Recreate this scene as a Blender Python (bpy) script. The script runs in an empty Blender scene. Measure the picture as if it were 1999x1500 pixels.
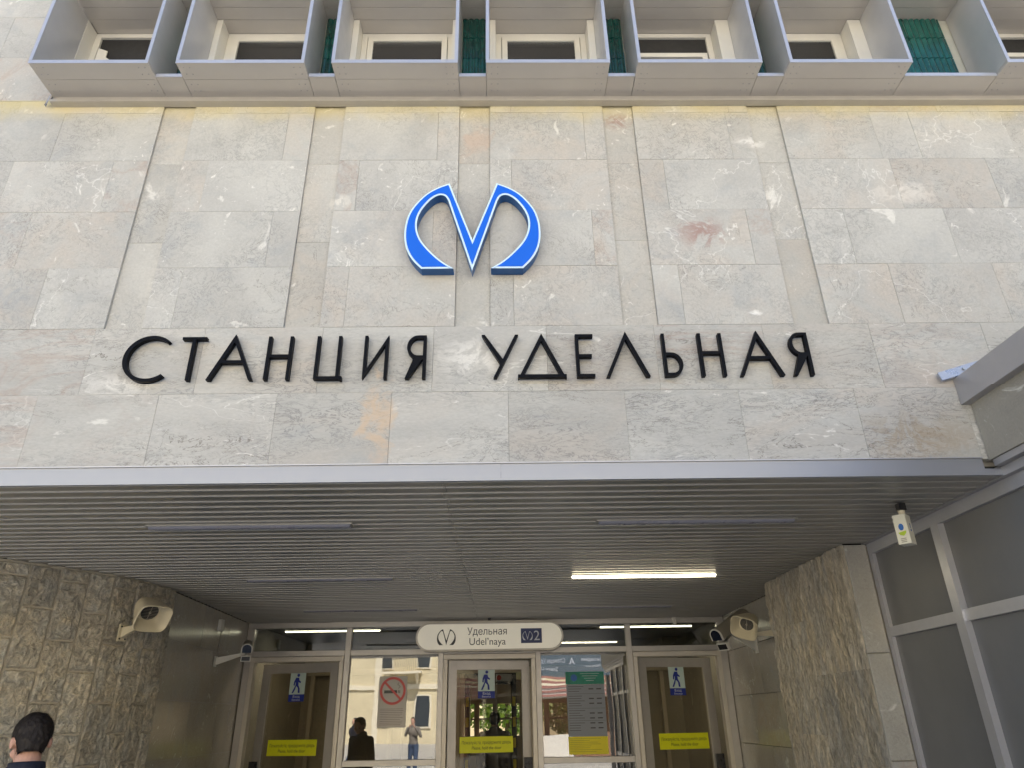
import bpy, math, random
from mathutils import Vector, Matrix, noise, geometry
random.seed(7)
sc = bpy.context.scene
# ------------------------------------------------------------------ camera
cam_d = bpy.data.cameras.new('camera'); cam = bpy.data.objects.new('camera', cam_d); sc.collection.objects.link(cam)
PITCH, YAW, ROLL = 0.447202, 0.0187018, -0.0168599
cp, sp = math.cos(PITCH), math.sin(PITCH)
F = Vector((math.sin(YAW)*cp, math.cos(YAW)*cp, sp)); Rr = Vector((math.cos(YAW), -math.sin(YAW), 0)); U = Rr.cross(F)
R2 = math.cos(ROLL)*Rr + math.sin(ROLL)*U; U2 = -math.sin(ROLL)*Rr + math.cos(ROLL)*U
cam.matrix_world = Matrix(((R2.x, U2.x, -F.x, 0), (R2.y, U2.y, -F.y, -3.0), (R2.z, U2.z, -F.z, 1.65), (0, 0, 0, 1)))
cam_d.sensor_width = 36; cam_d.lens = 24.558; cam_d.clip_start = 0.05; cam_d.clip_end = 600
sc.camera = cam
# ------------------------------------------------------------------ world, sun, exposure
SUN_EL, SUN_AZ = math.radians(53), math.radians(18)      # azimuth from +Y towards +X: the sun stands behind the station
w = bpy.data.worlds.new('World'); sc.world = w; w.use_nodes = True
nt = w.node_tree; bg = nt.nodes['Background']; sky = nt.nodes.new('ShaderNodeTexSky')
sky.sky_type = 'NISHITA'; sky.sun_disc = False; sky.sun_elevation = SUN_EL; sky.sun_rotation = SUN_AZ
sky.dust_density = 1.5; sky.ozone_density = 0.8
nt.links.new(sky.outputs[0], bg.inputs[0]); bg.inputs[1].default_value = 0.10
sl = bpy.data.lights.new('sun', 'SUN'); so = bpy.data.objects.new('sun', sl); sc.collection.objects.link(so)
sl.energy = 5.0; sl.angle = math.radians(0.5); sl.color = (1.0, 0.95, 0.87)
sd = Vector((math.sin(SUN_AZ)*math.cos(SUN_EL), math.cos(SUN_AZ)*math.cos(SUN_EL), math.sin(SUN_EL)))
so.rotation_euler = sd.to_track_quat('Z', 'Y').to_euler(); so.location = sd*50
sc.view_settings.view_transform = 'Standard'; sc.view_settings.look = 'None'
sc.view_settings.gamma = 1; sc.view_settings.use_curve_mapping = False
sc.view_settings.exposure = 1.84

C = sc.collection
# ------------------------------------------------------------------ node helpers
def newmat(name):
    m = bpy.data.materials.new(name); m.use_nodes = True
    nt = m.node_tree; b = nt.nodes['Principled BSDF']; return m, nt, b
def N(nt, t, **k):
    n = nt.nodes.new(t)
    for a, v in k.items():
        if a.startswith('i_'): n.inputs[a[2:].replace('_', ' ')].default_value = v
        else: setattr(n, a, v)
    return n
def math_(nt, op, a, b=None, c=None, clamp=False):
    n = nt.nodes.new('ShaderNodeMath'); n.operation = op; n.use_clamp = clamp
    for i, v in enumerate((a, b, c)):
        if v is None: continue
        if isinstance(v, (int, float)): n.inputs[i].default_value = v
        else: nt.links.new(v, n.inputs[i])
    return n.outputs[0]
def mapr(nt, v, a, b, c, d):
    n = nt.nodes.new('ShaderNodeMapRange'); nt.links.new(v, n.inputs[0])
    for i, x in enumerate((a, b, c, d)): n.inputs[i+1].default_value = x
    return n.outputs[0]
def mixc(nt, f, a, b, mode='MIX'):
    n = nt.nodes.new('ShaderNodeMix'); n.data_type = 'RGBA'; n.blend_type = mode
    for s, v in ((0, f), (6, a), (7, b)):
        if isinstance(v, (int, float)): n.inputs[s].default_value = v
        elif isinstance(v, tuple): n.inputs[s].default_value = (*v, 1)
        else: nt.links.new(v, n.inputs[s])
    return n.outputs[2]
def noise_(nt, co, scale, detail=4, rough=.55, dist=0.0):
    n = nt.nodes.new('ShaderNodeTexNoise'); nt.links.new(co, n.inputs['Vector'])
    n.inputs['Scale'].default_value = scale; n.inputs['Detail'].default_value = detail
    n.inputs['Roughness'].default_value = rough; n.inputs['Distortion'].default_value = dist
    return n.outputs['Fac']
def coords(nt, rnd=True, scale=(1, 1, 1)):
    tc = nt.nodes.new('ShaderNodeTexCoord'); mp = nt.nodes.new('ShaderNodeMapping')
    nt.links.new(tc.outputs['Object'], mp.inputs['Vector']); mp.inputs['Scale'].default_value = scale
    oi = nt.nodes.new('ShaderNodeObjectInfo')
    if rnd:
        cm = nt.nodes.new('ShaderNodeCombineXYZ')
        for i, k in enumerate((37., 53., 71.)): nt.links.new(math_(nt, 'MULTIPLY', oi.outputs['Random'], k), cm.inputs[i])
        va = nt.nodes.new('ShaderNodeVectorMath'); va.operation = 'ADD'
        nt.links.new(mp.outputs[0], va.inputs[0]); nt.links.new(cm.outputs[0], va.inputs[1]); return va.outputs[0], oi.outputs['Random']
    return mp.outputs[0], oi.outputs['Random']
def bump(nt, b, h, strength=.2, dist=.01):
    n = nt.nodes.new('ShaderNodeBump'); n.inputs['Strength'].default_value = strength; n.inputs['Distance'].default_value = dist
    nt.links.new(h, n.inputs['Height']); nt.links.new(n.outputs[0], b.inputs['Normal'])
def plain(name, col, rough=.5, metal=0., var=.08, nscale=9., bmp=0., coat=0.):
    m, nt, b = newmat(name); co, r = coords(nt, True)
    n1 = noise_(nt, co, nscale, 5, .6); f = mapr(nt, n1, .3, .7, 1-var, 1+var)
    f = math_(nt, 'MULTIPLY', f, mapr(nt, r, 0, 1, 1-var*.5, 1+var*.5))
    g = nt.nodes.new('ShaderNodeCombineXYZ'); [nt.links.new(f, g.inputs[i]) for i in range(3)]
    nt.links.new(mixc(nt, 1.0, tuple(col), g.outputs[0], 'MULTIPLY'), b.inputs['Base Color'])
    n2 = noise_(nt, co, nscale*3.1, 4, .6); b.inputs['Roughness'].default_value = rough
    if var > .001: nt.links.new(mapr(nt, n2, .3, .7, max(.02, rough-.07), rough+.07), b.inputs['Roughness'])
    b.inputs['Metallic'].default_value = metal
    if coat: b.inputs['Coat Weight'].default_value = coat
    if bmp: bump(nt, b, n2, bmp, .004)
    return m
def emis(name, col, s):
    m, nt, b = newmat(name); b.inputs['Base Color'].default_value = (.8, .8, .8, 1)
    b.inputs['Emission Color'].default_value = (*col, 1); b.inputs['Emission Strength'].default_value = s; return m
def limestone(name, stretch=(1, 1, 1), warm=0., bright=1., veiny=1., top_yellow=False, gloss=.5, side_marks=False):
    m, nt, b = newmat(name); co, r = coords(nt, True, stretch)
    wn = nt.nodes.new('ShaderNodeTexWhiteNoise'); wn.noise_dimensions = '1D'; nt.links.new(math_(nt, 'MULTIPLY', r, 931.), wn.inputs['W'])
    rv = wn.outputs['Value']; wc = nt.nodes.new('ShaderNodeSeparateColor'); nt.links.new(wn.outputs['Color'], wc.inputs[0])
    big = noise_(nt, co, 2.3, 6, .55, .6)
    col = mixc(nt, mapr(nt, big, .35, .65, 0, 1), (.43*bright, .421*bright, .40*bright), (.515*bright, .507*bright, .478*bright))
    col = mixc(nt, math_(nt, 'MULTIPLY', mapr(nt, noise_(nt, co, 3.1, 5, .6, 1.), .42, .66, 0, 1), mapr(nt, wc.outputs[1], .25, 1, 0, .95)), col, (.50*bright, .452*bright, .40*bright))
    col = mixc(nt, warm, col, (.50*bright, .43*bright, .31*bright))
    # mottling: dark squiggles a centimetre or two long, in drifts
    mask = mapr(nt, noise_(nt, co, 2.8, 3, .5), .42, .62, .08, 1)
    q = noise_(nt, co, 17, 7, .66, 1.4); sq = mapr(nt, math_(nt, 'ABSOLUTE', math_(nt, 'SUBTRACT', q, .5)), 0, .03, 1, 0)
    q2 = noise_(nt, co, 6.2, 6, .72, .9); sq2 = mapr(nt, math_(nt, 'ABSOLUTE', math_(nt, 'SUBTRACT', q2, .53)), 0, .011, 1, 0)
    v = math_(nt, 'MULTIPLY', math_(nt, 'MULTIPLY', sq, mask), .52*veiny)
    col = mixc(nt, v, col, (.17, .17, .175))
    v2 = math_(nt, 'MULTIPLY', math_(nt, 'MULTIPLY', sq2, mapr(nt, noise_(nt, co, 1.7, 2), .45, .6, 0, 1)), .75*veiny)
    col = mixc(nt, v2, col, (.19, .175, .16))
    # blue-grey bruises
    col = mixc(nt, math_(nt, 'MULTIPLY', mapr(nt, noise_(nt, co, 5.5, 6, .65, .5), .55, .70, 0, 1), .4), col, (.34, .355, .37))
    # white calcite patches and hair cracks
    wp = mapr(nt, noise_(nt, co, 3.7, 6, .6, 1.2), .655, .70, 0, 1)
    col = mixc(nt, math_(nt, 'MULTIPLY', wp, .55), col, (.80, .78, .73))
    ck = mapr(nt, math_(nt, 'ABSOLUTE', math_(nt, 'SUBTRACT', noise_(nt, co, 1.1, 6, .5, .4), .5)), 0, .0022, 1, 0)
    col = mixc(nt, math_(nt, 'MULTIPLY', ck, mapr(nt, wc.outputs[0], .70, .75, 0, .5)), col, (.78, .77, .74))
    fl = mapr(nt, noise_(nt, co, 14, 6, .62, 1.5), .63, .68, 0, 1)
    col = mixc(nt, math_(nt, 'MULTIPLY', math_(nt, 'MULTIPLY', fl, mapr(nt, noise_(nt, co, 2.2, 2), .45, .6, .1, 1)), .65), col, (.80, .78, .74))
    # rare rusty-pink veins
    rs = mapr(nt, math_(nt, 'ABSOLUTE', math_(nt, 'SUBTRACT', noise_(nt, co, 2.1, 7, .6, 1.6), .5)), 0, .07, 1, 0)
    col = mixc(nt, math_(nt, 'MULTIPLY', math_(nt, 'POWER', rs, 2.), mapr(nt, wc.outputs[2], .86, .97, 0, .3)), col, (.38, .24, .18))
    fine = noise_(nt, co, 85, 3, .7)
    g = nt.nodes.new('ShaderNodeCombineXYZ'); f = math_(nt, 'MULTIPLY', mapr(nt, fine, .25, .75, .90, 1.08), mapr(nt, rv, 0, 1, .94, 1.04))
    [nt.links.new(f, g.inputs[i]) for i in range(3)]
    col = mixc(nt, 1., col, g.outputs[0], 'MULTIPLY')
    ge2 = nt.nodes.new('ShaderNodeNewGeometry'); sp2 = nt.nodes.new('ShaderNodeSeparateXYZ'); nt.links.new(ge2.outputs['Position'], sp2.inputs[0])
    wob = math_(nt, 'SUBTRACT', noise_(nt, ge2.outputs['Position'], 7., 6, .65, .8), .5)
    def blot(col, cx, cz, rx, rz, c, k, veins=False):         # one natural mark in the stone, at its own place
        dx = math_(nt, 'DIVIDE', math_(nt, 'SUBTRACT', sp2.outputs['X'], cx), rx); dz = math_(nt, 'DIVIDE', math_(nt, 'SUBTRACT', sp2.outputs['Z'], cz), rz)
        d = math_(nt, 'ADD', math_(nt, 'ADD', math_(nt, 'MULTIPLY', dx, dx), math_(nt, 'MULTIPLY', dz, dz)), math_(nt, 'MULTIPLY', wob, 6.5))
        f = mapr(nt, d, -.2, .9, k, 0)
        if veins: f = math_(nt, 'MULTIPLY', f, mapr(nt, math_(nt, 'ABSOLUTE', wob), 0, .10, 1, .12))
        return mixc(nt, f, col, c)
    if side_marks:
        col = blot(col, -.575, 2.87, .085, .26, (.58, .44, .31), .75); col = blot(col, 1.93, 2.80, .30, .14, (.34, .25, .15), .7, True)
        col = blot(col, .70, 4.80, .10, .07, (.26, .13, .10), .85, True); col = blot(col, 1.08, 3.98, .15, .12, (.30, .14, .11), .85, True)
        col = blot(col, -.12, 3.24, .20, .12, (.82, .80, .76), .75, True); col = blot(col, 1.45, 4.62, .10, .05, (.84, .82, .78), .8, True)
        col = blot(col, 2.25, 4.25, .22, .10, (.80, .76, .70), .6, True); col = blot(col, -.86, 4.2, .07, .06, (.80, .76, .68), .7, True)
        col = blot(col, -1.80, 3.10, .22, .07, (.82, .80, .76), .7, True); col = blot(col, 1.30, 3.48, .05, .02, (.85, .83, .8), .9)
        col = blot(col, -2.45, 3.60, .18, .10, (.30, .33, .37), .5, True); col = blot(col, -.13, 4.62, .09, .13, (.50, .38, .30), .6)
    if top_yellow:  # yellower towards the top of the cladding, with a ragged edge
        ge = nt.nodes.new('ShaderNodeNewGeometry'); sx = nt.nodes.new('ShaderNodeSeparateXYZ'); nt.links.new(ge.outputs['Position'], sx.inputs[0])
        n = noise_(nt, ge.outputs['Position'], 4.5, 5, .6)
        z = math_(nt, 'ADD', sx.outputs['Z'], math_(nt, 'MULTIPLY', math_(nt, 'SUBTRACT', n, .5), .22))
        col = mixc(nt, math_(nt, 'MULTIPLY', mapr(nt, z, 4.79, 4.94, 0, .6), mapr(nt, sx.outputs['Z'], 4.95, 4.965, 1, 0)), col, (.60, .50, .20))
    nt.links.new(col, b.inputs['Base Color'])
    nt.links.new(mapr(nt, fine, .3, .7, gloss-.08, gloss+.1), b.inputs['Roughness'])
    b.inputs['Specular IOR Level'].default_value = .35
    bump(nt, b, math_(nt, 'ADD', math_(nt, 'MULTIPLY', fine, .3), math_(nt, 'MULTIPLY', q, .5)), .18, .004)
    return m
def rockface(name, cols, sc_=(1, 1, 1), strength=1.):
    m, nt, b = newmat(name); co, r = coords(nt, True, sc_)
    big = noise_(nt, co, 4.5, 6, .6, .8); mid = noise_(nt, co, 17, 7, .7, 1.2); fine = noise_(nt, co, 70, 5, .7)
    col = mixc(nt, mapr(nt, big, .35, .65, 0, 1), cols[0], cols[1])
    col = mixc(nt, mapr(nt, noise_(nt, co, 8, 5, .6, 1), .5, .72, 0, .8), col, cols[2])
    g = nt.nodes.new('ShaderNodeCombineXYZ'); f = math_(nt, 'MULTIPLY', mapr(nt, mid, .3, .7, .5, 1.4), mapr(nt, r, 0, 1, .85, 1.12))
    f = math_(nt, 'MULTIPLY', f, mapr(nt, fine, .3, .7, .82, 1.15)); [nt.links.new(f, g.inputs[i]) for i in range(3)]
    nt.links.new(mixc(nt, 1., col, g.outputs[0], 'MULTIPLY'), b.inputs['Base Color'])
    b.inputs['Roughness'].default_value = .8; b.inputs['Specular IOR Level'].default_value = .3
    bump(nt, b, math_(nt, 'ADD', mid, math_(nt, 'MULTIPLY', fine, .35)), strength, .045)
    return m
def glassmat(name, tint, refl, trans=1., rough=.0):
    m, nt, b = newmat(name); nt.nodes.remove(b); out = nt.nodes['Material Output']
    tr = N(nt, 'ShaderNodeBsdfTransparent'); tr.inputs[0].default_value = (*tint, 1)
    gl = N(nt, 'ShaderNodeBsdfGlossy'); gl.inputs['Roughness'].default_value = rough; gl.inputs[0].default_value = (1, 1, 1, 1)
    co, r = coords(nt, True); nz = noise_(nt, co, 1.4, 2, .5); bp = N(nt, 'ShaderNodeBump'); bp.inputs['Strength'].default_value = .05; bp.inputs['Distance'].default_value = .02
    nt.links.new(nz, bp.inputs['Height']); nt.links.new(bp.outputs[0], gl.inputs['Normal'])
    fr = N(nt, 'ShaderNodeFresnel'); fr.inputs[0].default_value = 1.5
    f = math_(nt, 'ADD', math_(nt, 'MULTIPLY', fr.outputs[0], 1.2), refl, clamp=True)
    mx = N(nt, 'ShaderNodeMixShader'); nt.links.new(f, mx.inputs[0]); nt.links.new(tr.outputs[0], mx.inputs[1]); nt.links.new(gl.outputs[0], mx.inputs[2])
    nt.links.new(mx.outputs[0], out.inputs[0]); return m
def sheer(name, col, alpha):
    m, nt, b = newmat(name); b.inputs['Base Color'].default_value = (*col, 1); b.inputs['Alpha'].default_value = alpha; b.inputs['Roughness'].default_value = .4; return m

M = {}
M['lime'] = limestone('limestone_cladding', top_yellow=True, side_marks=True)
M['lime_band'] = limestone('limestone_bedded', (.5, 1, 1.5), top_yellow=False, veiny=1.35, side_marks=True)
M['lime_warm'] = limestone('limestone_recess', warm=.10, top_yellow=True, veiny=.9, side_marks=True)
M['lime_side'] = limestone('limestone_polished_wall', warm=.4, bright=.88, gloss=.14, veiny=.6)
M['lime_trim'] = limestone('limestone_trim', warm=.25, bright=.8, veiny=.7)
M['core'] = plain('mortar_backing', (.34, .32, .29), .9)
M['mortar'] = plain('pale_mortar', (.48, .43, .34), .9, nscale=20)
M['rockL'] = rockface('split_face_stone', ((.68, .60, .47), (.62, .595, .53), (.76, .66, .48)))
M['rockR'] = rockface('fluted_rough_stone', ((.55, .48, .37), (.49, .465, .42), (.62, .53, .39)), (1.6, 1.6, .35), 1.)
M['alu'] = plain('anodised_frame', (.48, .455, .43), .42, .55, .05)
M['alu_light'] = plain('pale_door_trim', (.60, .55, .48), .45, .3, .05)
M['alu_blue'] = plain('silver_aluminium', (.54, .54, .575), .38, .6, .04)
M['fascia'] = plain('fascia_aluminium', (.345, .36, .41), .36, .6, .0, 3.)
M['slat'] = plain('soffit_slat_metal', (.40, .385, .36), .36, .68, .0, 2.)
M['slat_back'] = plain('soffit_backing', (.03, .03, .03), .8)
M['panel'] = plain('grey_composite_panel', (.50, .47, .44), .42, .25, .04, 3.)
M['panel_in'] = plain('composite_panel_lilac', (.52, .515, .52), .35, .35, .05, 4.)
M['flash'] = plain('flashing_sheet', (.46, .435, .40), .4, .4, .05)
M['white'] = plain('white_pvc', (.64, .62, .57), .4, 0, .03)
M['dark'] = plain('painted_dark', (.02, .02, .022), .6)  # near-black paint standing in for unlit rooms; gaskets use it too
M['winglass'] = glassmat('window_glass', (.5, .52, .52), .10)
M['glass'] = glassmat('shopfront_glass', (.55, .53, .48), .10)
M['doorglass'] = glassmat('door_glass', (.85, .82, .75), -.03)
M['green'] = plain('green_glazed_tile', (.004, .065, .055), .18, 0, .35, 14., .0, .5)
M['grout'] = plain('pale_grout', (.45, .45, .4), .8)
M['blade'] = plain('letter_black', (.003, .0035, .006), .5, 0, .1)
M['blue'] = plain('emblem_blue', (.001, .12, .70), .38, 0, .0)
M['blade'].node_tree.nodes['Principled BSDF'].inputs['Specular IOR Level'].default_value = .12
M['blueside'] = plain('emblem_side_blue', (.004, .085, .27), .35, 0, .05)
M['paleblue'] = plain('emblem_pale_border', (.62, .80, .95), .35, 0, .03)
M['cream'] = plain('cream_plastic', (.62, .55, .40), .42, 0, .05)
M['greycream'] = plain('grey_camera_housing', (.30, .27, .22), .45, 0, .05)
M['black'] = plain('black_plastic', (.012, .012, .014), .35)
M['blackglass'] = plain('dark_lens_glass', (.01, .014, .03), .08, 0, .05)
M['signface'] = plain('sign_cream_face', (.86, .82, .70), .35, 0, .02)
_b = M['signface'].node_tree.nodes['Principled BSDF']; _b.inputs['Emission Color'].default_value = (1., .93, .78, 1); _b.inputs['Emission Strength'].default_value = .055      # light box; faint glow added to brighten its face
M['signrim'] = plain('sign_rim_grey', (.45, .42, .37), .4, .3)
M['navy'] = plain('line_badge_navy', (.02, .035, .14), .4)
M['badgewhite'] = plain('badge_white', (.62, .66, .75), .5)
M['pictoblue'] = plain('pictogram_blue', (.012, .03, .27), .5)
M['pictopale'] = plain('pictogram_pale', (.55, .66, .62), .5, 0, .04)
M['yellow'] = plain('notice_yellow', (.70, .72, .01), .5, 0, .04)
M['yellow2'] = plain('notice_amber', (.72, .62, .01), .5, 0, .04)
M['ink'] = plain('printed_ink', (.05, .07, .02), .6)
M['red'] = plain('prohibition_red', (.62, .09, .08), .5)
M['sheet'] = sheer('translucent_white_sheet', (.75, .68, .62), .55)
M['schedule'] = sheer('schedule_grey_sheet', (.22, .24, .28), .93)
M['teal'] = plain('schedule_green_header', (.01, .22, .15), .5, 0, .2, 30)
M['frost'] = plain('frosted_dark_glass', (.15, .147, .145), .46, 0, .1, 1.2)
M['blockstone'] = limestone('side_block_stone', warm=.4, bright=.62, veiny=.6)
M['coping'] = plain('coping_sheet', (.40, .39, .40), .42, .5, .05, 4.)
M['lead'] = plain('flashing_bluish', (.40, .43, .52), .3, .6)
M['paleplast'] = plain('box_pale_plastic', (.70, .68, .58), .4, 0, .04)
M['logoblue'] = plain('logo_blue', (.02, .12, .42), .5)
M['logogreen'] = plain('logo_green', (.40, .55, .03), .5)
M['lit'] = emis('lit_tube', (1., .88, .60), 6.)
M['tube_off'] = plain('unlit_tube', (.26, .26, .31), .3, 0, .04, 6)
M['greenled'] = emis('green_indicator', (.02, 1., .25), 2.5)
M['plaster'] = plain('sunlit_cream_plaster', (.66, .58, .40), .85, 0, .08, 1.5)
M['plaster2'] = plain('stucco_trim', (.74, .68, .54), .8, 0, .05)
M['street'] = plain('street_window_dark', (.05, .06, .07), .15)
M['paving'] = plain('paving_grey', (.42, .40, .36), .85, 0, .15, 1.)
M['floor'] = plain('lobby_floor', (.16, .15, .13), .35, 0, .15, 3.)
M['lobby'] = plain('lobby_wall', (.42, .36, .26), .5, 0, .12, 2.)
M['roofm'] = plain('roof_bitumen', (.12, .12, .12), .9)
M['slate'] = plain('street_sign_slate', (.10, .14, .18), .5)
M['stripe'] = plain('awning_red', (.36, .17, .15), .7)
M['awn'] = plain('awning_white', (.75, .72, .66), .7)
M['wood'] = plain('kiosk_brown', (.28, .15, .09), .6)
M['leaf'] = plain('leaf_green', (.13, .22, .02), .7, 0, .4, 6.)
M['bark'] = plain('bark', (.12, .09, .06), .9, 0, .2, 20)
M['skin'] = plain('skin', (.60, .34, .25), .5, 0, .06, 25)
M['hair'] = plain('dark_hair', (.022, .015, .012), .6, 0, .5, 90, .6)
M['jacket'] = plain('navy_jacket', (.008, .011, .026), .8, 0, .15, 40)
M['trouser'] = plain('dark_trousers', (.02, .02, .026), .85)
M['shoe'] = plain('black_shoe', (.01, .01, .01), .4)
M['greycloth'] = plain('grey_jacket', (.18, .16, .14), .85)
M['whitecloth'] = plain('white_shirt', (.6, .6, .6), .85)
M['jeans'] = plain('blue_jeans', (.05, .08, .15), .85)
M['redcloth'] = plain('red_jacket', (.4, .08, .06), .85)
M['blind'] = plain('blind_slat_grey', (.11, .11, .11), .6)
M['steel'] = plain('brushed_steel', (.45, .45, .45), .3, .9)
M['charcoal'] = plain('charcoal_door_closer', (.06, .06, .065), .3, .4)

# ------------------------------------------------------------------ object helpers
BASE = {}
class MB:
    def __init__(s): s.v = []; s.f = []; s.mi = []; s.m = 0
    def add(s, vs, fs):
        o = len(s.v); s.v += [tuple(p) for p in vs]; s.f += [tuple(i+o for i in f) for f in fs]; s.mi += [s.m]*len(fs); return s
    def box(s, x0, x1, y0, y1, z0, z1):
        return s.add([(x, y, z) for x in (x0, x1) for y in (y0, y1) for z in (z0, z1)],
                     [(0, 1, 3, 2), (4, 6, 7, 5), (0, 4, 5, 1), (2, 3, 7, 6), (0, 2, 6, 4), (1, 5, 7, 3)])
    def cbox(s, x0, x1, y0, y1, z0, z1, c=.003):      # box with a chamfered front (low y) face
        f = [(x0+c, y0, z0+c), (x1-c, y0, z0+c), (x1-c, y0, z1-c), (x0+c, y0, z1-c)]
        g = [(x0, y0+c, z0), (x1, y0+c, z0), (x1, y0+c, z1), (x0, y0+c, z1)]
        h = [(x0, y1, z0), (x1, y1, z0), (x1, y1, z1), (x0, y1, z1)]
        fs = [(0, 1, 2, 3)]
        for a in (0, 4):
            for i in range(4): j = (i+1) % 4; fs.append((a+j, a+i, a+4+i, a+4+j))
        fs.append((11, 10, 9, 8)); return s.add(f+g+h, fs)
    def obox(s, c, ax, ay, az):
        c, ax, ay, az = map(Vector, (c, ax, ay, az))
        return s.add([c+i*ax+j*ay+k*az for i in (-1, 1) for j in (-1, 1) for k in (-1, 1)],
                     [(0, 1, 3, 2), (4, 6, 7, 5), (0, 4, 5, 1), (2, 3, 7, 6), (0, 2, 6, 4), (1, 5, 7, 3)])
    def prism(s, pts, fn):                              # pts 2D outline; fn(u, v, k) -> 3D, k = 0 front, 1 back
        return s.holed([pts], fn)
    def holed(s, loops, fn, back=True):
        tri = geometry.tessellate_polygon([[Vector((a, b, 0)) for a, b in l] for l in loops])
        flat = [p for l in loops for p in l]; n = len(flat)
        vs = [fn(a, b, 0) for a, b in flat]+[fn(a, b, 1) for a, b in flat]
        fs = [tuple(t) for t in tri]
        if back: fs += [tuple(i+n for i in reversed(t)) for t in tri]
        o = 0
        for l in loops:
            k = len(l)
            for i in range(k):
                j = (i+1) % k; fs.append((o+i, o+j, n+o+j, n+o+i))
            o += k
        return s.add(vs, fs)
    def tube(s, p0, p1, r0, r1=None, n=12):
        r1 = r0 if r1 is None else r1; p0, p1 = Vector(p0), Vector(p1); d = (p1-p0).normalized()
        a = d.orthogonal().normalized(); b = d.cross(a); vs = []
        for p, r in ((p0, r0), (p1, r1)):
            for i in range(n): t = 2*math.pi*i/n; vs.append(p+r*(math.cos(t)*a+math.sin(t)*b))
        fs = [(i, (i+1) % n, n+(i+1) % n, n+i) for i in range(n)]+[tuple(range(n-1, -1, -1)), tuple(range(n, 2*n))]
        return s.add(vs, fs)
    def ball(s, c, r, n=12, sc_=(1, 1, 1)):
        c = Vector(c); vs = []; fs = []; m = n//2
        for i in range(m+1):
            for j in range(n):
                t, p = math.pi*i/m, 2*math.pi*j/n
                vs.append(c+Vector((r*sc_[0]*math.sin(t)*math.cos(p), r*sc_[1]*math.sin(t)*math.sin(p), r*sc_[2]*math.cos(t))))
        for i in range(m):
            for j in range(n): fs.append((i*n+j, (i+1)*n+j, (i+1)*n+(j+1) % n, i*n+(j+1) % n))
        return s.add(vs, fs)
    def loft(s, rings, cap=True):
        n = len(rings[0]); vs = [p for r in rings for p in r]; fs = []
        for k in range(len(rings)-1):
            for i in range(n): fs.append((k*n+i, k*n+(i+1) % n, (k+1)*n+(i+1) % n, (k+1)*n+i))
        if cap: fs += [tuple(range(n-1, -1, -1)), tuple((len(rings)-1)*n+i for i in range(n))]
        return s.add(vs, fs)
    def build(s, name, mat, parent=None, smooth=False, label=None, kind=None, origin=None, autosmooth=False):
        me = bpy.data.meshes.new(name)
        base = Vector(BASE.get(parent.name, (0, 0, 0))) if parent else Vector((0, 0, 0))
        o_ = Vector(origin) if origin else base
        me.from_pydata([tuple(Vector(p)-o_) for p in s.v], [], s.f)
        me.validate(); me.update()
        for m in (mat if isinstance(mat, (list, tuple)) else [mat]): me.materials.append(m)
        if any(s.mi) and len(me.polygons) == len(s.mi): me.polygons.foreach_set('material_index', s.mi)
        import bmesh
        bm = bmesh.new(); bm.from_mesh(me); bmesh.ops.recalc_face_normals(bm, faces=bm.faces); bm.to_mesh(me); bm.free()
        if smooth: me.polygons.foreach_set('use_smooth', [True]*len(me.polygons))
        if autosmooth: me.polygons.foreach_set('use_smooth', [True]*len(me.polygons)); me.set_sharp_from_angle(angle=math.radians(35))
        o = bpy.data.objects.new(name, me); C.objects.link(o)
        if parent: o.parent = parent; o.location = o_-base
        else: o.location = o_
        BASE[o.name] = tuple(o_)
        if label: o['label'] = label
        if kind: o['kind'] = kind
        return o
def thing(name, label, cat, loc=(0, 0, 0), group=None):
    o = bpy.data.objects.new(name, None); o.empty_display_size = .1; C.objects.link(o); o.location = loc
    BASE[o.name] = tuple(loc); o['label'] = label; o['category'] = cat
    if group: o['group'] = group
    return o
def tag(o, label, cat, group=None):
    o['label'] = label; o['category'] = cat
    if group: o['group'] = group
    return o
def copy_tree(o, par=None):
    c = o.copy(); C.objects.link(c); c.parent = par
    for ch in list(o.children): copy_tree(ch, c)
    return c
fonts = {}
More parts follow.
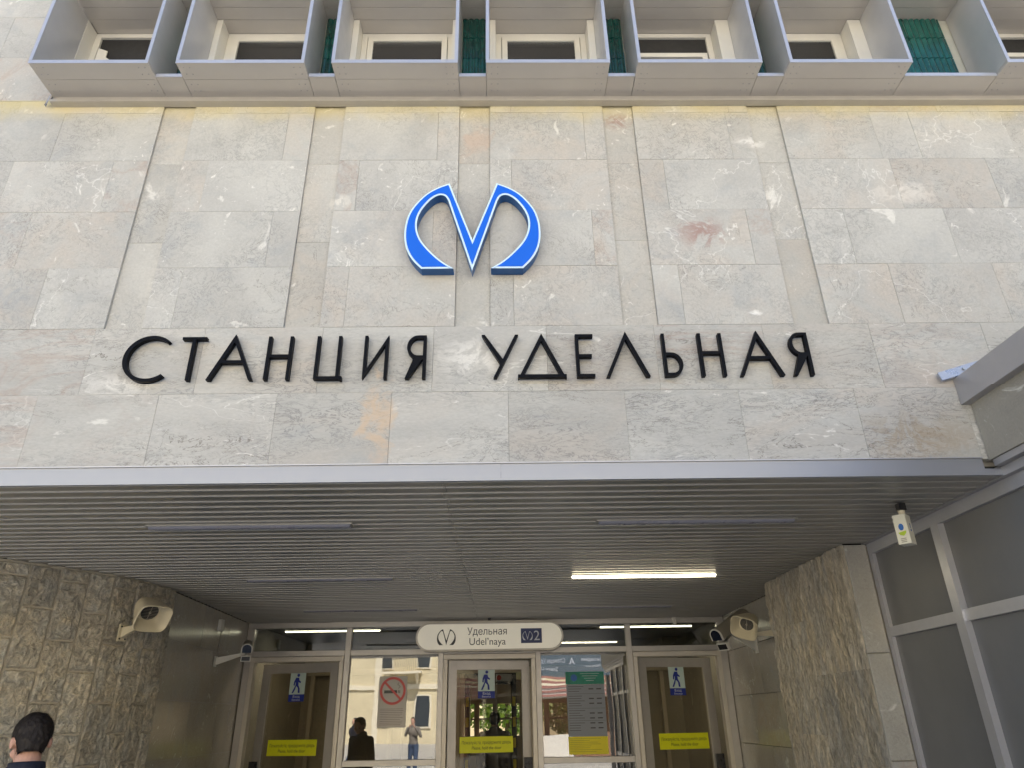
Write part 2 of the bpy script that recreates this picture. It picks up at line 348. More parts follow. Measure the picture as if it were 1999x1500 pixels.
def text_mesh(s, size, origin, ux, uz, width=None, bold=0., align='CENTER', italic=0., depth=.0008):
    """flat lettering: returns verts/faces of the words laid out along ux (right) and uz (up), centred on origin"""
    cu = bpy.data.curves.new('lettering', 'FONT'); cu.body = s; cu.size = size; cu.align_x = align; cu.align_y = 'CENTER'
    cu.resolution_u = 4; cu.offset = bold; cu.shear = italic; cu.fill_mode = 'NONE'
    ob = bpy.data.objects.new('lettering', cu); C.objects.link(ob)
    bpy.context.view_layer.update()
    me = ob.evaluated_get(bpy.context.evaluated_depsgraph_get()).to_mesh()
    co = [(v.co.x, v.co.y) for v in me.vertices]; link = {}
    for e in me.edges:
        for a_, b_ in (tuple(e.vertices), tuple(e.vertices)[::-1]): link.setdefault(a_, []).append(b_)
    ob.evaluated_get(bpy.context.evaluated_depsgraph_get()).to_mesh_clear()
    bpy.data.objects.remove(ob); bpy.data.curves.remove(cu)
    segs = []; seen = set()
    for a0 in range(len(co)):                     # contours: index order within each connected loop
        if a0 in seen or a0 not in link: continue
        comp = []; st_ = [a0]
        while st_:
            q = st_.pop()
            if q in seen: continue
            seen.add(q); comp.append(q); st_ += link[q]
        comp.sort(); segs += [(co[p], co[q]) for p, q in zip(comp, comp[1:]+comp[:1])]
    vs = []; fs = []; h_ = size/56; ys_ = [p[1] for p in co]; y = min(ys_)+h_/2
    while y < max(ys_):                           # non-zero winding, one strip at a time: overlapping contours stay clean
        xs_ = sorted((p[0]+(y-p[1])*(q[0]-p[0])/(q[1]-p[1]), 1 if q[1] > p[1] else -1) for p, q in segs if (p[1] <= y) != (q[1] <= y))
        wn_ = 0
        for x_, d_ in xs_:
            if wn_ == 0: xa_ = x_
            wn_ += d_
            if wn_ == 0 and x_-xa_ > 1e-6:
                o_ = len(vs); vs += [Vector((xa_, y-h_/2, 0)), Vector((x_, y-h_/2, 0)), Vector((x_, y+h_/2, 0)), Vector((xa_, y+h_/2, 0))]; fs.append((o_, o_+1, o_+2, o_+3))
        y += h_
    k = 1.
    if width and vs:
        wd = max(v.x for v in vs)-min(v.x for v in vs); k = width/wd
    ux, uz, o = Vector(ux), Vector(uz), Vector(origin)
    ym = (max(v.y for v in vs)+min(v.y for v in vs))/2 if vs else 0
    return [o+ux*(v.x*k)+uz*(v.y-0*ym) for v in vs], fs

# ================================================================== SETTING
SOF = 2.603; YB = 4.83
MB().box(-90, 90, -49, 4.7, -.25, 0).build('ground', M['paving'], kind='structure')
MB().box(-90, 90, 26, 80, -.30, -.05).build('lawn', M['leaf'], kind='structure')

st = thing('station_building', 'stone-clad metro station building with a recessed entrance and projecting upper windows', 'building', (0, 0, 0))
def part(mb, name, mat, par=st, **k): return mb.build(name, M[mat] if isinstance(mat, str) else mat, par, **k)

# core behind the cladding, side and back walls, roof, floor
b = MB(); b.box(-14, -2.72, .045, .30, SOF+.06, 7); b.box(-2.72, 4.2, .045, .30, SOF+.06, 4.97); b.box(-2.72, 4.2, .045, .30, 5.68, 7); b.box(4.2, 12, .045, .30, SOF+.06, 7)
part(b, 'core_wall', 'core')
part(MB().box(-14, 12, .0, 25.5, 7.01, 7.25), 'roof', 'roofm')  # unseen; put in so the building mass blocks the sun
b = MB(); b.box(-14.2, -13.9, .3, 25.5, 0, 7); b.box(12, 12.3, .3, 25.5, 0, 7); part(b, 'side_wall', 'lobby')
b = MB(); b.box(-14, 12, 25.2, 25.5, 2.15, 7); b.box(-14, 12, 25.2, 25.5, 0, 1.1); b.box(-14, 12, 25.21, 25.47, 1.62, 1.68)
for x in (-14, -9, -4.2, -1.6, -1.05, -.38, .6, 1.5, 5, 9): b.box(x, x+(.18 if abs(x) < 2 else 2.), 25.22, 25.48, 1.1, 2.15)
part(b, 'rear_wall', 'lobby')
part(MB().box(-14, 12, 4.7, 25.5, -.25, -.004), 'lobby_floor', 'floor')
part(MB().box(-14, 12, 5.0, 25.3, 2.95, 3.1), 'lobby_ceiling', 'lobby')

# ---- cladding slabs: courses measured on the facade
G_ = .0005
rows = [2.686, 3.0487, 3.412, 3.772, 4.136, 4.494, 4.856, 4.905]
def slab(x0, x1, z0, z1, mat='lime', y0=0., th=.04, par=st):
    dy = random.uniform(-.0009, .0009)
    g = G_*random.uniform(.6, 1.3)
    c = ((x0+x1)/2, y0+th/2, (z0+z1)/2)
    return MB().cbox(x0+g, x1-g, y0+dy, y0+th, z0+g, z1-g, .0005).build('stone_slab', M[mat], par, origin=c)
def course(xs, z0, z1, mat='lime', y0=0.):
    for a, b_ in zip(xs, xs[1:]): slab(a, b_, z0, z1, mat, y0)
course([-4.86, -4.32, -3.79, -3.25, -2.71, -2.163, -1.602, -1.049, -.512, .037, .588, 1.131, 1.684, 2.20], rows[0], rows[1], 'lime_band')
course([-5.2, -4.66, -4.12, -3.59, -3.05, -2.52, -1.981, -1.445, -.87, -.325, .229, .764, 1.305, 1.842, 2.408, 2.95, 3.5, 4.05, 4.6], rows[1], rows[2], 'lime_band')
course([2.20, 2.75, 3.3, 3.85, 4.4], rows[0], rows[1], 'lime_band')
R = [(-1.947, -1.763), (-1.069, -.891), (-.224, -.047), (.614, .7915), (1.470, 1.650)]
inner = {2: (-1.622, -.773, .072, .928), 3: (-1.211, -.351, .501, 1.340), 4: (-1.615, -.777, .073, .930), 5: (-1.213, -.346, .498, 1.335)}
left = {2: [-5.1, -4.55, -3.99, -3.43, -2.865, -2.31], 3: [-4.73, -4.17, -3.61, -3.05, -2.491], 4: [-4.92, -4.36, -3.80, -3.25, -2.692, -2.142], 5: [-4.74, -4.18, -3.62, -3.06, -2.503]}
right = {2: [2.032, 2.581, 3.13, 3.68, 4.23, 4.8], 3: [1.873, 2.425, 2.98, 3.53, 4.08, 4.63], 4: [2.218, 2.77, 3.32, 3.87, 4.42], 5: [2.19, 2.418, 2.97, 3.52, 4.07, 4.62]}
for k in (2, 3, 4, 5):
    z0, z1 = rows[k], rows[k+1]
    course(left[k]+[R[0][0]], z0, z1)
    for i in range(4): course([R[i][1], inner[k][i], R[i+1][0]], z0, z1)
    course([R[4][1]]+right[k], z0, z1)
ZT = 4.975
course([-4.6, -4.0, -3.4, -2.78, -2.3, R[0][0]], rows[6], ZT-.02)
for i, x in enumerate((-1.628, -.766, .076, 1.36)): course([R[i][1], x, R[i+1][0]], rows[6], ZT-.02)
course([R[4][1], 1.879, 2.201, 2.60, 2.85, 3.3, 3.9, 4.5], rows[6], ZT-.02)
for a, b_ in R:
    for z0, z1 in ((3.412, 3.939), (3.939, 4.476), (4.476, ZT-.02)): slab(a, b_, z0, z1, 'lime_warm', y0=.013, th=.03)
z = ZT-.02
for k in range(7):                                            # plain wall beyond the left end of the window row
    o = (.0, .27)[k % 2]; course([-5+o, -4.45+o, -3.9+o, -3.3+o, -2.62], z, z+.3625); z += .3625
b = MB(); b.box(-14, -5.2, 0, .045, SOF+.06, 7); b.box(-5.2, -2.62, 0, .045, z+.002, 7); b.box(-2.60, 4.6, -.26, .045, 6.7, 7); part(b, 'upper_wall', 'lime')  # carried up out of view to keep the front in shade
part(MB().box(4.7, 12, 0, .045, SOF+.06, 7), 'upper_wall', 'lime')

# ---- flashing under the window row
b = MB(); b.box(-2.585, 4.6, -.045, .0, 4.905, 4.921); b.box(-2.585, 4.6, -.03, .0, 4.921, 4.955)
part(b, 'flashing_strip', 'flash')
b = MB(); b.add([(-2.63, -.02, 4.905), (-2.587, -.05, 4.905), (-2.587, -.05, 4.965), (-2.63, .0, 4.905)], [(0, 1, 2), (0, 2, 3), (0, 3, 1), (1, 3, 2)])
part(b, 'flashing_end', 'lead')

# ---- projecting window surrounds
ZC_ = 5.66
boxes = [(-2.587, -1.932), (-1.78, -1.073), (-.922, -.221), (-.064, .630), (.787, 1.488), (1.643, 2.340), (2.880, 3.58)]
b = MB(); b.box(-2.56, 4.6, -.262, -.17, ZC_, ZC_+.03)
for y0, y1 in ((-.168, -.085), (-.083, .0), (.002, .13)): b.box(-2.56, 4.6, y0, y1, ZC_+.001, ZC_+.03)
part(b, 'canopy_panel', 'panel')
part(MB().box(-2.6, 4.6, -.255, .13, ZC_+.031, 6.7), 'upper_panel', 'panel')
part(MB().box(-2.6, 4.6, .12, .14, 4.97, 6.7), 'lining_board', 'panel')
YF = -.265
for i, (x0, x1) in enumerate(boxes):
    t = .017
    s = MB().box(x0, x1, YF, YF+.004, 4.953, 4.975)
    s.box(x0+.001, x1-.001, YF+.004, -.155, 4.953, 4.970); s.box(x0+.001, x1-.001, -.153, -.03, 4.953, 4.970)
    ws = part(s, 'window_surround', 'panel')
    part(MB().box(x0, x1, YF-.002, YF+.0, 4.951, 4.976), 'rim', 'alu_blue', ws)
    for xa, xb in ((x0, x0+t), (x1-t, x1)):
        part(MB().box(xa, xb, YF+.002, .0, 4.972, ZC_-.001), 'side_panel', 'panel_in', ws)
        part(MB().box(xa-.001, xb+.001, YF-.003, YF+.001, 4.976, ZC_), 'rim', 'alu_blue', ws)
    r = MB()
    for xx in (x0+.03, x0+.065, x1-.03, x1-.065):
        for yy in (-.235, -.19, -.12, -.075): r.tube((xx, yy, 4.954), (xx, yy, 4.9505), .0042, .003, 8)
    part(r, 'rivets', 'coping', ws)
    # reveal lining and the window itself
    wx0, wx1 = x0+.055, x1-.06
    if i == 0: wx0 = x0+.02
    if i in (4, 5): wx0 = x0+.03; wx1 = x1-.10
    l = MB()
    if i: l.box(x0+t+.001, wx0-.001, .0, .018, 4.975, ZC_-.002); l.box(wx0-.014, wx0-.001, .018, .105, 4.975, ZC_-.002)
    if not i: l.box(x0+t+.0005, wx0-.0005, .0, .105, 4.975, ZC_-.002)
    l.box(wx1+.001, x1-t-.001, .0, .018, 4.975, ZC_-.002); l.box(wx1+.001, wx1+.014, .018, .105, 4.975, ZC_-.002)
    l.box(wx0, wx1, .02, .105, 4.972, 5.0)
    part(l, 'jamb_lining', 'white', ws)
    f = .036
    fr = MB(); fr.box(wx0, wx1, .10, .119, ZC_-f, ZC_-.002); fr.box(wx0, wx1, .10, .119, 5.0, 5.0+f)
    fr.box(wx0, wx0+f, .10, .119, 5.0+f, ZC_-f); fr.box(wx1-f, wx1, .10, .119, 5.0+f, ZC_-f)
    part(fr, 'window_frame', 'white', ws)
    sx0, sx1, sz0, sz1, e = wx0+f+.004, wx1-f-.004, 5.0+f+.004, ZC_-f-.004, .034
    part(MB().box(wx0+f, wx1-f, .116, .1178, 5.0+f, ZC_-f), 'gasket', 'dark', ws)
    if i in (0, 4, 6):         # tilted or opened casement; a black sheet paints the unlit room
        part(MB().box(sx0, sx1, .1185, .1195, sz0, sz1), 'dark_room_sheet', 'dark', ws)
        q = MB()
        if i == 0:
            c = Vector((sx0+.03, .11, 0)); d = Vector((.55, .83, 0)).normalized()
            q.obox((sx0+.035, .100, (sz0+sz1)/2-.06), (.022, .012, 0), (-.006, .011, 0), (0, 0, (sz1-sz0)/2-.06))
            q.obox((sx0+.10, .108, sz0+.36), (.07, .006, -.055), (.004, .008, 0), (.008, 0, .012))
        else:
            q.box(sx0+.01, sx1-.01, .088, .112, sz1-.19, sz1-.155); q.box(sx1-.045, sx1-.01, .088, .112, sz0, sz1-.191); q.box(sx0+.01, sx0+.045, .088, .112, sz0, sz1-.191)
        part(q, 'open_sash', 'white', ws)
    else:
        q = MB(); q.box(sx0, sx1, .093, .115, sz1-e, sz1); q.box(sx0, sx1, .093, .115, sz0, sz0+e)
        q.box(sx0, sx0+e, .093, .115, sz0+e, sz1-e); q.box(sx1-e, sx1, .093, .115, sz0+e, sz1-e)
        part(q, 'sash', 'white', ws)
        part(MB().box(sx0+e+.003, sx1-e-.003, .103, .106, sz0+e+.003, sz1-e-.003), 'pane', 'winglass', ws)
        bl = MB()
        for k in range(9): bl.box(sx0+e, sx1-e, .109, .1115, sz1-e-.014-k*.032, sz1-e-.004-k*.032)
        part(bl, 'roller_blind', 'blind', ws)
# ledges and green glazed tiles in the gaps
gaps = [(boxes[i][1], boxes[i+1][0]) for i in range(6)]
for x0, x1 in gaps:
    l = MB().box(x0+.002, x1-.002, -.172, -.03, 4.953, 4.968); part(l, 'gap_sill', 'panel')
    part(MB().box(x0+.002, x1-.002, -.176, -.172, 4.95, 4.974), 'gap_sill_edge', 'alu_blue')
    part(MB().box(x0-.02, x1+.02, .006, .045, 4.975, ZC_), 'tile_bed', 'grout')
    n = 2 if x1-x0 > .3 else 1
    xa, xb = x0+.004, x1-(.06 if n == 2 else .004)
    for c in range(n):
        for zr in (ZC_-.182, ZC_-.362, ZC_-.542, ZC_-.682):
            h = .174 if zr > 5. else .13
            a0 = xa+(xb-xa)*c/n+.002; a1 = xa+(xb-xa)*(c+1)/n-.002
            m = MB(); K = max(8, int((a1-a0)/.0045)); vs = []; fs = []
            for k in range(K+1):
                x = a0+(a1-a0)*k/K; y = -.006-.009*abs(math.sin(math.pi*(x-xa)/.036))
                vs += [(x, y, zr), (x, y, zr+h), (x, .006, zr), (x, .006, zr+h)]
            for k in range(K):
                q = 4*k; fs += [(q, q+4, q+5, q+1), (q+1, q+5, q+7, q+3), (q, q+2, q+6, q+4)]
            m.add(vs, fs); part(m, 'glazed_tile', 'green', smooth=False)

# ---- fascia over the entrance
b = MB(); b.box(-6, -.0008, -.012, .04, SOF+.003, 2.684); part(b, 'fascia_panel', 'fascia')
b = MB(); b.box(.0, 2.187, -.012, .04, SOF+.003, 2.684); b.box(2.187, 2.262, -.012, .03, SOF+.003, 2.636); part(b, 'fascia_panel', 'fascia')
part(MB().box(-6, 2.19, -.02, .03, 2.6845, 2.689), 'fascia_cap', 'alu_blue')

# ---- slatted metal soffit
curve = [(-4.6, .75), (-3.98, .95), (-3.64, 1.15), (-3.48, 1.25), (-3.33, 1.37), (-3.19, 1.49), (-3.057, 1.639), (-2.945, 1.793), (-2.845, 1.953), (-2.742, 2.092), (-2.678, 2.275), (-2.636, 2.455), (-2.611, 2.63), (-2.607, 2.765)]
def left_x(y):
    if y < .75: return -6.
    for (x0, y0), (x1, y1) in zip(curve, curve[1:]):
        if y0 <= y <= y1: return x0+(x1-x0)*(y-y0)/(y1-y0)
    return -2.607-(y-2.765)*.0396
def right_x(y): return 2.262 if y < 1.38 else (2.15 if y < 2.8 else 2.34+.01*(y-2.8))
sf = part(MB().box(-6.2, 2.40, .04, 7.2, SOF+.022, SOF+.06), 'soffit', 'slat_back')
P = .0925
for k in range(77):
    y0 = -.004+P*k
    if k == 0: y0 = .005
    y1 = P*k+P-.0005
    xl = left_x(y1)+.004 if y1 < YB else -2.68; xr = right_x(y0)-.004
    for a, c in ((xl, -.264+.012*math.sin(k*2.4)), (-.261+.012*math.sin(k*2.4), xr)):
        MB_ = MB(); zz = SOF+random.uniform(-.0007, .0007); ch = .003
        prof = [(y0, SOF+.018), (y0, zz+.004), (y0+.0015, zz+.0012), (y0+.005, zz), (y1, zz+.0075), (y1, SOF+.018)]
        vs = [(x, y, z) for x in (a, c) for y, z in prof]; n = 6
        MB_.add(vs, [(i, i+1, n+i+1, n+i) for i in range(n-1)]+[tuple(range(n)), tuple(range(2*n-1, n-1, -1))])
        part(MB_, 'slat', 'slat', sf)
part(MB().box(2.264, 2.285, .0, 1.37, SOF-.003, SOF+.05), 'edge_trim', 'coping')

# ---- left split-face wall (curved) of separate blocks
lw = thing('rough_stone_wall', 'curved wall of tall rough split-face brown stone blocks left of the entrance', 'wall', (-2.9, 2, 0))
cv = list(reversed(curve)) # from smooth wall outwards
b = MB()
for (x0, y0), (x1, y1) in zip(cv, cv[1:]):
    d = Vector((x1-x0, y1-y0, 0)).normalized(); n = Vector((-d.y, d.x, 0));  n = n if n.dot(Vector((-1, 1, 0))) > 0 else -n
    p, q = Vector((x0, y0, 0))-n*.0105, Vector((x1, y1, 0))-n*.0105
    vs = [p, q, q+n*.25, p+n*.25]; b.add([(v.x, v.y, zz) for zz in (0, SOF+.01) for v in vs], [(0, 1, 5, 4), (1, 2, 6, 5), (2, 3, 7, 6), (3, 0, 4, 7), (4, 5, 6, 7), (0, 3, 2, 1)])
b.build('backing_wall', M['mortar'], lw)
def rock_block(p, q, z0, z1, seed, amp, name, mat, par, sx=1., sz=1., nu=None, nv=None, joint=.004, rim=.012, base=.006, flush=False):
    p, q = Vector((*p, 0)), Vector((*q, 0)); d = (q-p); L = d.length; d.normalize(); n = Vector((d.y, -d.x, 0))
    nu = nu or max(6, int(L/(.009 if flush else .0115))); nv = nv or max(8, int((z1-z0)/(.014 if flush else .0115))); vs = []; fs = []
    tilt = random.uniform(-.25, .25); tz = random.uniform(-.25, .25)
    if flush: tilt = tz = 0
    for j in range(nv+1):
        for i in range(nu+1):
            u = joint+(L-2*joint)*i/nu; z = z0+joint+(z1-z0-2*joint)*j/nv
            e = min(u-joint, L-joint-u, z-z0-joint, z1-joint-z); k = min(1, max(0, e/rim))
            P0 = Vector(((p.y-u)*sx*9, z*sz*9, 4.)) if flush else Vector((u*sx*26+seed*3.7, z*sz*20, seed*1.3)); h = noise.ridged_multi_fractal(P0*.55, .9, 2.1, 5, .9, 2.)*.45+noise.noise(P0*1.7)*.35+noise.noise(P0*4.5)*.2
            h = base+amp*(h*.9+tilt*(u/L-.5)+tz*(j/nv-.5)+.25); edge = 1. if flush else .35+.65*k**.6
            v = p+d*u+n*(max(.001, h)*edge); vs.append((v.x, v.y, z))
    for j in range(nv):
        for i in range(nu): a = j*(nu+1)+i; fs.append((a, a+1, a+nu+2, a+nu+1))
    o = len(vs)                                             # skirt back to the wall
    per = [i for i in range(nu+1)]+[(j+1)*(nu+1)-1 for j in range(1, nv+1)]+[nv*(nu+1)+i for i in range(nu-1, -1, -1)]+[j*(nu+1) for j in range(nv-1, 0, -1)]
    for i in per: x, y, z = vs[i]; vs.append((x-n.x*.035, y-n.y*.035, z))
    m = len(per)
    for i in range(m): j = (i+1) % m; fs.append((per[i], o+i, o+j, per[j]))
    ob = MB().add(vs, fs).build(name, mat, par, smooth=False, origin=(p.x, p.y, (z0+z1)/2)); return ob
for ci, (a, b_) in enumerate(zip(cv, cv[1:])):
    off = 2.525 if ci % 2 == 1 else 2.342
    if ci == 0: off = 2.342
    zs = [SOF]; z = off
    while z > 0: zs.append(z); z -= .3705
    zs.append(0)
    # direction must put the outward normal towards the camera side (+X, -Y)
    for k in range(len(zs)-1):
        rock_block(b_, a, zs[k+1], zs[k], ci*17+k*5+1, .018, 'stone_block', M['rockL'], lw, joint=.0025, rim=.007, base=.0135)

# ---- smooth walls either side of the doors, in large polished slabs
sw = thing('polished_stone_wall', 'smooth polished stone wall between the curved rough wall and the left door', 'wall', (-2.65, 3.8, 0))
d = Vector((-2.690+2.607, 4.87-2.768, 0)).normalized(); nn = Vector((d.y, -d.x, 0))
def wall_slab(par, p0, d, nn, s0, s1, z0, z1, mat):
    g = .0025; c = Vector(p0)+d*((s0+s1)/2)-nn*.02+Vector((0, 0, (z0+z1)/2))
    return MB().obox(c, d*((s1-s0)/2-g), nn*.02, (0, 0, (z1-z0)/2-g)).build('stone_slab', M[mat], par, origin=tuple(c))
for zi, (z0, z1) in enumerate(((0, .5), (.5, .95), (.95, 1.4), (1.4, 1.82), (1.82, 2.25), (2.25, SOF))):
    for s0, s1 in (((0, .75), (.75, 1.45), (1.45, 2.06)) if zi % 2 else ((0, 1.1), (1.1, 2.06))): wall_slab(sw, (-2.607, 2.768, 0), d, nn, s0, s1, z0, z1, 'lime_side')
MB().obox((-2.607-.09, 2.768+1.05, 1.3), (-.0396*1.02, 1.02, 0), (.045, .002, 0), (0, 0, 1.3)).build('backing_wall', M['core'], sw)
rw = thing('polished_stone_wall', 'smooth polished stone wall between the rough stone pier and the right door', 'wall', (2.35, 3.8, 0))
d = Vector((.02, 2.05, 0)).normalized(); nn = Vector((-d.y, d.x, 0))
for zi, (z0, z1) in enumerate(((0, .5), (.5, .95), (.95, 1.4), (1.4, 1.82), (1.82, 2.25), (2.25, SOF))):
    for s0, s1 in (((0, .7), (.7, 1.4), (1.4, 2.04)) if zi % 2 else ((0, 1.05), (1.05, 2.04))): wall_slab(rw, (2.345, 2.81, 0), d, nn, s0, s1, z0, z1, 'lime_side')
MB().box(2.40, 2.5, 2.8, 4.85, 0, SOF).build('backing_wall', M['core'], rw)
# ---- right rough pier
pr = thing('rough_stone_pier', 'rough fluted stone pier with a smooth front strip right of the entrance', 'wall', (2.2, 2, 0))
MB().box(2.165, 2.44, 1.40, 2.80, 0, SOF).build('backing_wall', M['mortar'], pr)
ys = [1.385, 1.74, 2.10, 2.45, 2.80]
for k in range(4):
    zz = [0, .42, 1.16, 1.88, SOF] if k in (0, 1) else [0, .78, 1.52, 2.24, SOF]
    for j in range(4):
        rock_block((2.158, ys[k+1]), (2.158, ys[k]), zz[j], zz[j+1], 200+k*9+j, .042, 'stone_block', M['rockR'], pr, sx=4.2, sz=.8, joint=.0, rim=.012, base=.004, flush=True)
for z0, z1 in ((0, .83), (.83, 1.405), (1.405, 1.965), (1.965, SOF)): MB().cbox(2.150, 2.286, 1.372, 1.40, z0+.002, z1-.002).build('stone_slab', M['lime_trim'], pr, origin=(2.2, 1.38, (z0+z1)/2))

# ---- entrance screen
es = thing('entrance_screen', 'aluminium and glass entrance screen with fixed windows between the three doors', 'glazing', (0, YB, 0))
def ep(x0, x1, z0, z1, name, y0=YB-.03, y1=YB+.05, mat='alu'): return MB().cbox(x0, x1, y0, y1, z0, z1, .003).build(name, M[mat], es, origin=((x0+x1)/2, YB, (z0+z1)/2))
mx = [(-2.68, -2.612), (-1.645, -1.585), (-.672, -.615), (.341, .398), (1.302, 1.358), (2.285, 2.36)]
ep(-2.68, 2.36, 2.545, 2.60, 'rail')
for a, b_ in mx: ep(a, b_, 0, 2.5445, 'mullion')
for (a, b_), (c, d_) in zip(mx, mx[1:]): ep(b_+.0005, c-.0005, 2.265, 2.320, 'rail')
for i in (1, 3):
    a, b_ = mx[i][1]+.0005, mx[i+1][0]-.0005
    ep(a, b_, 1.245, 1.300, 'rail'); ep(a, b_, 0, .10, 'rail')
    MB().box(a, b_, YB+.008, YB+.014, 1.3, 2.265).build('pane', M['glass'], es, origin=((a+b_)/2, YB, 1.8))
    MB().box(a, b_, YB+.008, YB+.014, .1, 1.245).build('pane', M['glass'], es, origin=((a+b_)/2, YB, .7))
for i in range(5):
    a, b_ = mx[i][1]+.0005, mx[i+1][0]-.0005
    MB().box(a, b_, YB+.008, YB+.014, 2.3205, 2.5445).build('pane', M['winglass'], es, origin=((a+b_)/2, YB, 2.4))
doors = [('left', -2.611, -1.646, 'R', -14), ('middle', -.614, .340, 'L', -9), ('right', 1.359, 2.284, 'L', -13)]
for nm, a, b_, hinge, ang in doors:
    for x0, x1, z0, z1 in ((a, a+.045, 0, 2.212), (b_-.045, b_, 0, 2.212), (a, b_, 2.2125, 2.262)): ep(x0, x1, z0, z1, 'door_trim', YB-.045, YB+.05, 'alu_light')
    x0, x1 = a+.05, b_-.05; wd = x1-x0; hx = x1 if hinge == 'R' else x0; hp = Vector((hx, YB+.02, 0))
    t = thing('door', f'{nm} aluminium framed glass entrance door standing slightly ajar', 'door', tuple(hp), 'entrance doors')
    dirx = Vector((-1, 0, 0)) if hinge == 'R' else Vector((1, 0, 0))
    r = Matrix.Rotation(math.radians(ang if hinge == 'R' else -ang), 3, 'Z'); dx = r @ dirx
    if dx.y < 0: r = r.inverted(); dx = r @ dirx
    dy = Vector((-dx.y, dx.x, 0)) if hinge == 'L' else Vector((dx.y, -dx.x, 0))
    def dbox(u0, u1, z0, z1, y0, y1, name, mat, par=t):
        c = hp+dx*((u0+u1)/2)+dy*((y0+y1)/2)+Vector((0, 0, (z0+z1)/2))
        return MB().obox(c, dx*((u1-u0)/2), dy*((y1-y0)/2), (0, 0, (z1-z0)/2)).build(name, M[mat], par)
    s_ = .085
    dbox(0, s_, .02, 2.205, -.025, .025, 'stile', 'alu'); dbox(wd-s_, wd, .02, 2.205, -.025, .025, 'stile', 'alu')
    dbox(s_+.0005, wd-s_-.0005, 2.115, 2.205, -.025, .025, 'top_rail', 'alu'); dbox(s_+.0005, wd-s_-.0005, .02, .25, -.025, .025, 'bottom_rail', 'alu')
    dbox(s_, wd-s_, .25, 2.115, -.004, .004, 'pane', 'doorglass')
    gx = (wd-.10, wd-.025) if hinge == 'L' else (wd-.10, wd-.025)
    g = MB(); c = hp+dx*(wd-.03)-dy*.075
    dbox(wd-.085, wd+.0, .9, 1.30, -.075, -.058, 'handle', 'charcoal'); dbox(wd-.052, wd-.032, .95, .98, -.058, -.025, 'handle_stud', 'steel'); dbox(wd-.052, wd-.032, 1.2, 1.23, -.058, -.025, 'handle_stud', 'steel')
    # stickers on the pane
    cx = wd*.5; ux = dx if dx.x > 0 else -dx
    def onpane(wx, z, off=-.0075):      # point on pane at world x
        u = (wx-hp.x)/dx.x; return hp+dx*u+dy*off+Vector((0, 0, z))
    if nm == 'left': px_, yx_ = -2.14, -2.13
    elif nm == 'middle': px_, yx_ = -.172, -.172
    else: px_, yx_ = 1.825, 1.835
    P0 = onpane(px_, 1.985); sg = thing('entrance_pictogram', f'blue walking figure entrance sticker on the {nm} door', 'sticker', tuple(P0), 'entrance pictograms on the doors')
    yv = -dy if dy.y > 0 else dy; yv = Vector((yv.x, yv.y, 0))
    W_, H_ = .088, .135
    MB().obox(P0+Vector((0, 0, .03)), ux*W_, yv*.0008, (0, 0, .105)).build('panel', M['pictopale'], sg)
    MB().obox(P0+Vector((0, 0, -.109)), ux*W_, yv*.0008, (0, 0, .034)).build('caption_panel', M['pictoblue'], sg)
    def P3(u, v, k, P0=P0, ux=ux, yv=yv): return P0+ux*u+Vector((0, 0, v))+yv*(.0022 if k == 0 else .001)
    fig = MB(); fig.prism([(.004+.016*math.cos(i*.6283), .108+.016*math.sin(i*.6283)) for i in range(10)], P3)
    fig.prism([(-.022, .085), (.012, .085), (.018, .06), (.038, .045), (.034, .032), (.010, .042), (.012, .012), (.03, -.02), (.034, -.062), (.014, -.062), (.010, -.016), (-.012, .006), (-.022, -.028), (-.04, -.062), (-.058, -.062), (-.034, -.014), (-.022, .012), (-.020, .045), (-.028, .03), (-.030, .008), (-.044, .012), (-.040, .048)], P3)
    fig.build('walking_figure', M['pictoblue'], sg)
    for s, dz, hh in (('Вход', -.098, .034), ('Entrance', -.127, .026)):
        v, f = text_mesh(s, hh, P0+yv*.0022+Vector((0, 0, dz)), ux, (0, 0, 1), bold=0); MB().add(v, f).build('caption', M['badgewhite'], sg)
    P1 = onpane(yx_, 1.418); yl = thing('door_notice', f'yellow please hold the door notice on the {nm} door', 'notice', tuple(P1), 'yellow door notices')
    MB().obox(P1, ux*.272, yv*.0008, (0, 0, .0725)).build('panel', M['yellow'], yl)
    for s, dz, wd_, hh in (('Пожалуйста, придержите дверь', .018, .50, .041), ('Please, hold the door', -.030, .30, .041)):
        v, f = text_mesh(s, hh, P1+yv*.002+Vector((0, 0, dz)), ux, (0, 0, 1), width=wd_, bold=.0012, italic=.12); MB().add(v, f).build('wording', M['ink'], yl)

# ---- vestibule and lobby beyond the screen
vb = part(MB().box(-2.9, -2.70, YB+.06, 7.3, 0, 2.95), 'vestibule_wall', 'lime_side'); part(MB().box(2.42, 2.6, YB+.06, 7.3, 0, 2.95), 'vestibule_wall', 'lime_side')
part(MB().box(-14, -1.35, 7.3, 7.45, 0, 2.95), 'lobby_partition', 'lime_side'); part(MB().box(1.2, 12, 7.3, 7.45, 0, 2.95), 'lobby_partition', 'lime_side')
part(MB().box(-1.35, 1.2, 7.3, 7.45, 2.3, 2.95), 'lobby_partition', 'lime_side')
b = MB()
for x in (-2.55, -2.08, -1.5, -.62, -.56, .28, .36, 1.15, 1.62, 2.1): b.box(x, x+.05, 7.1, 7.18, 0, 2.2)
b.box(-2.6, 2.4, 7.1, 7.18, 2.205, 2.28); part(b, 'inner_screen', 'alu_light')
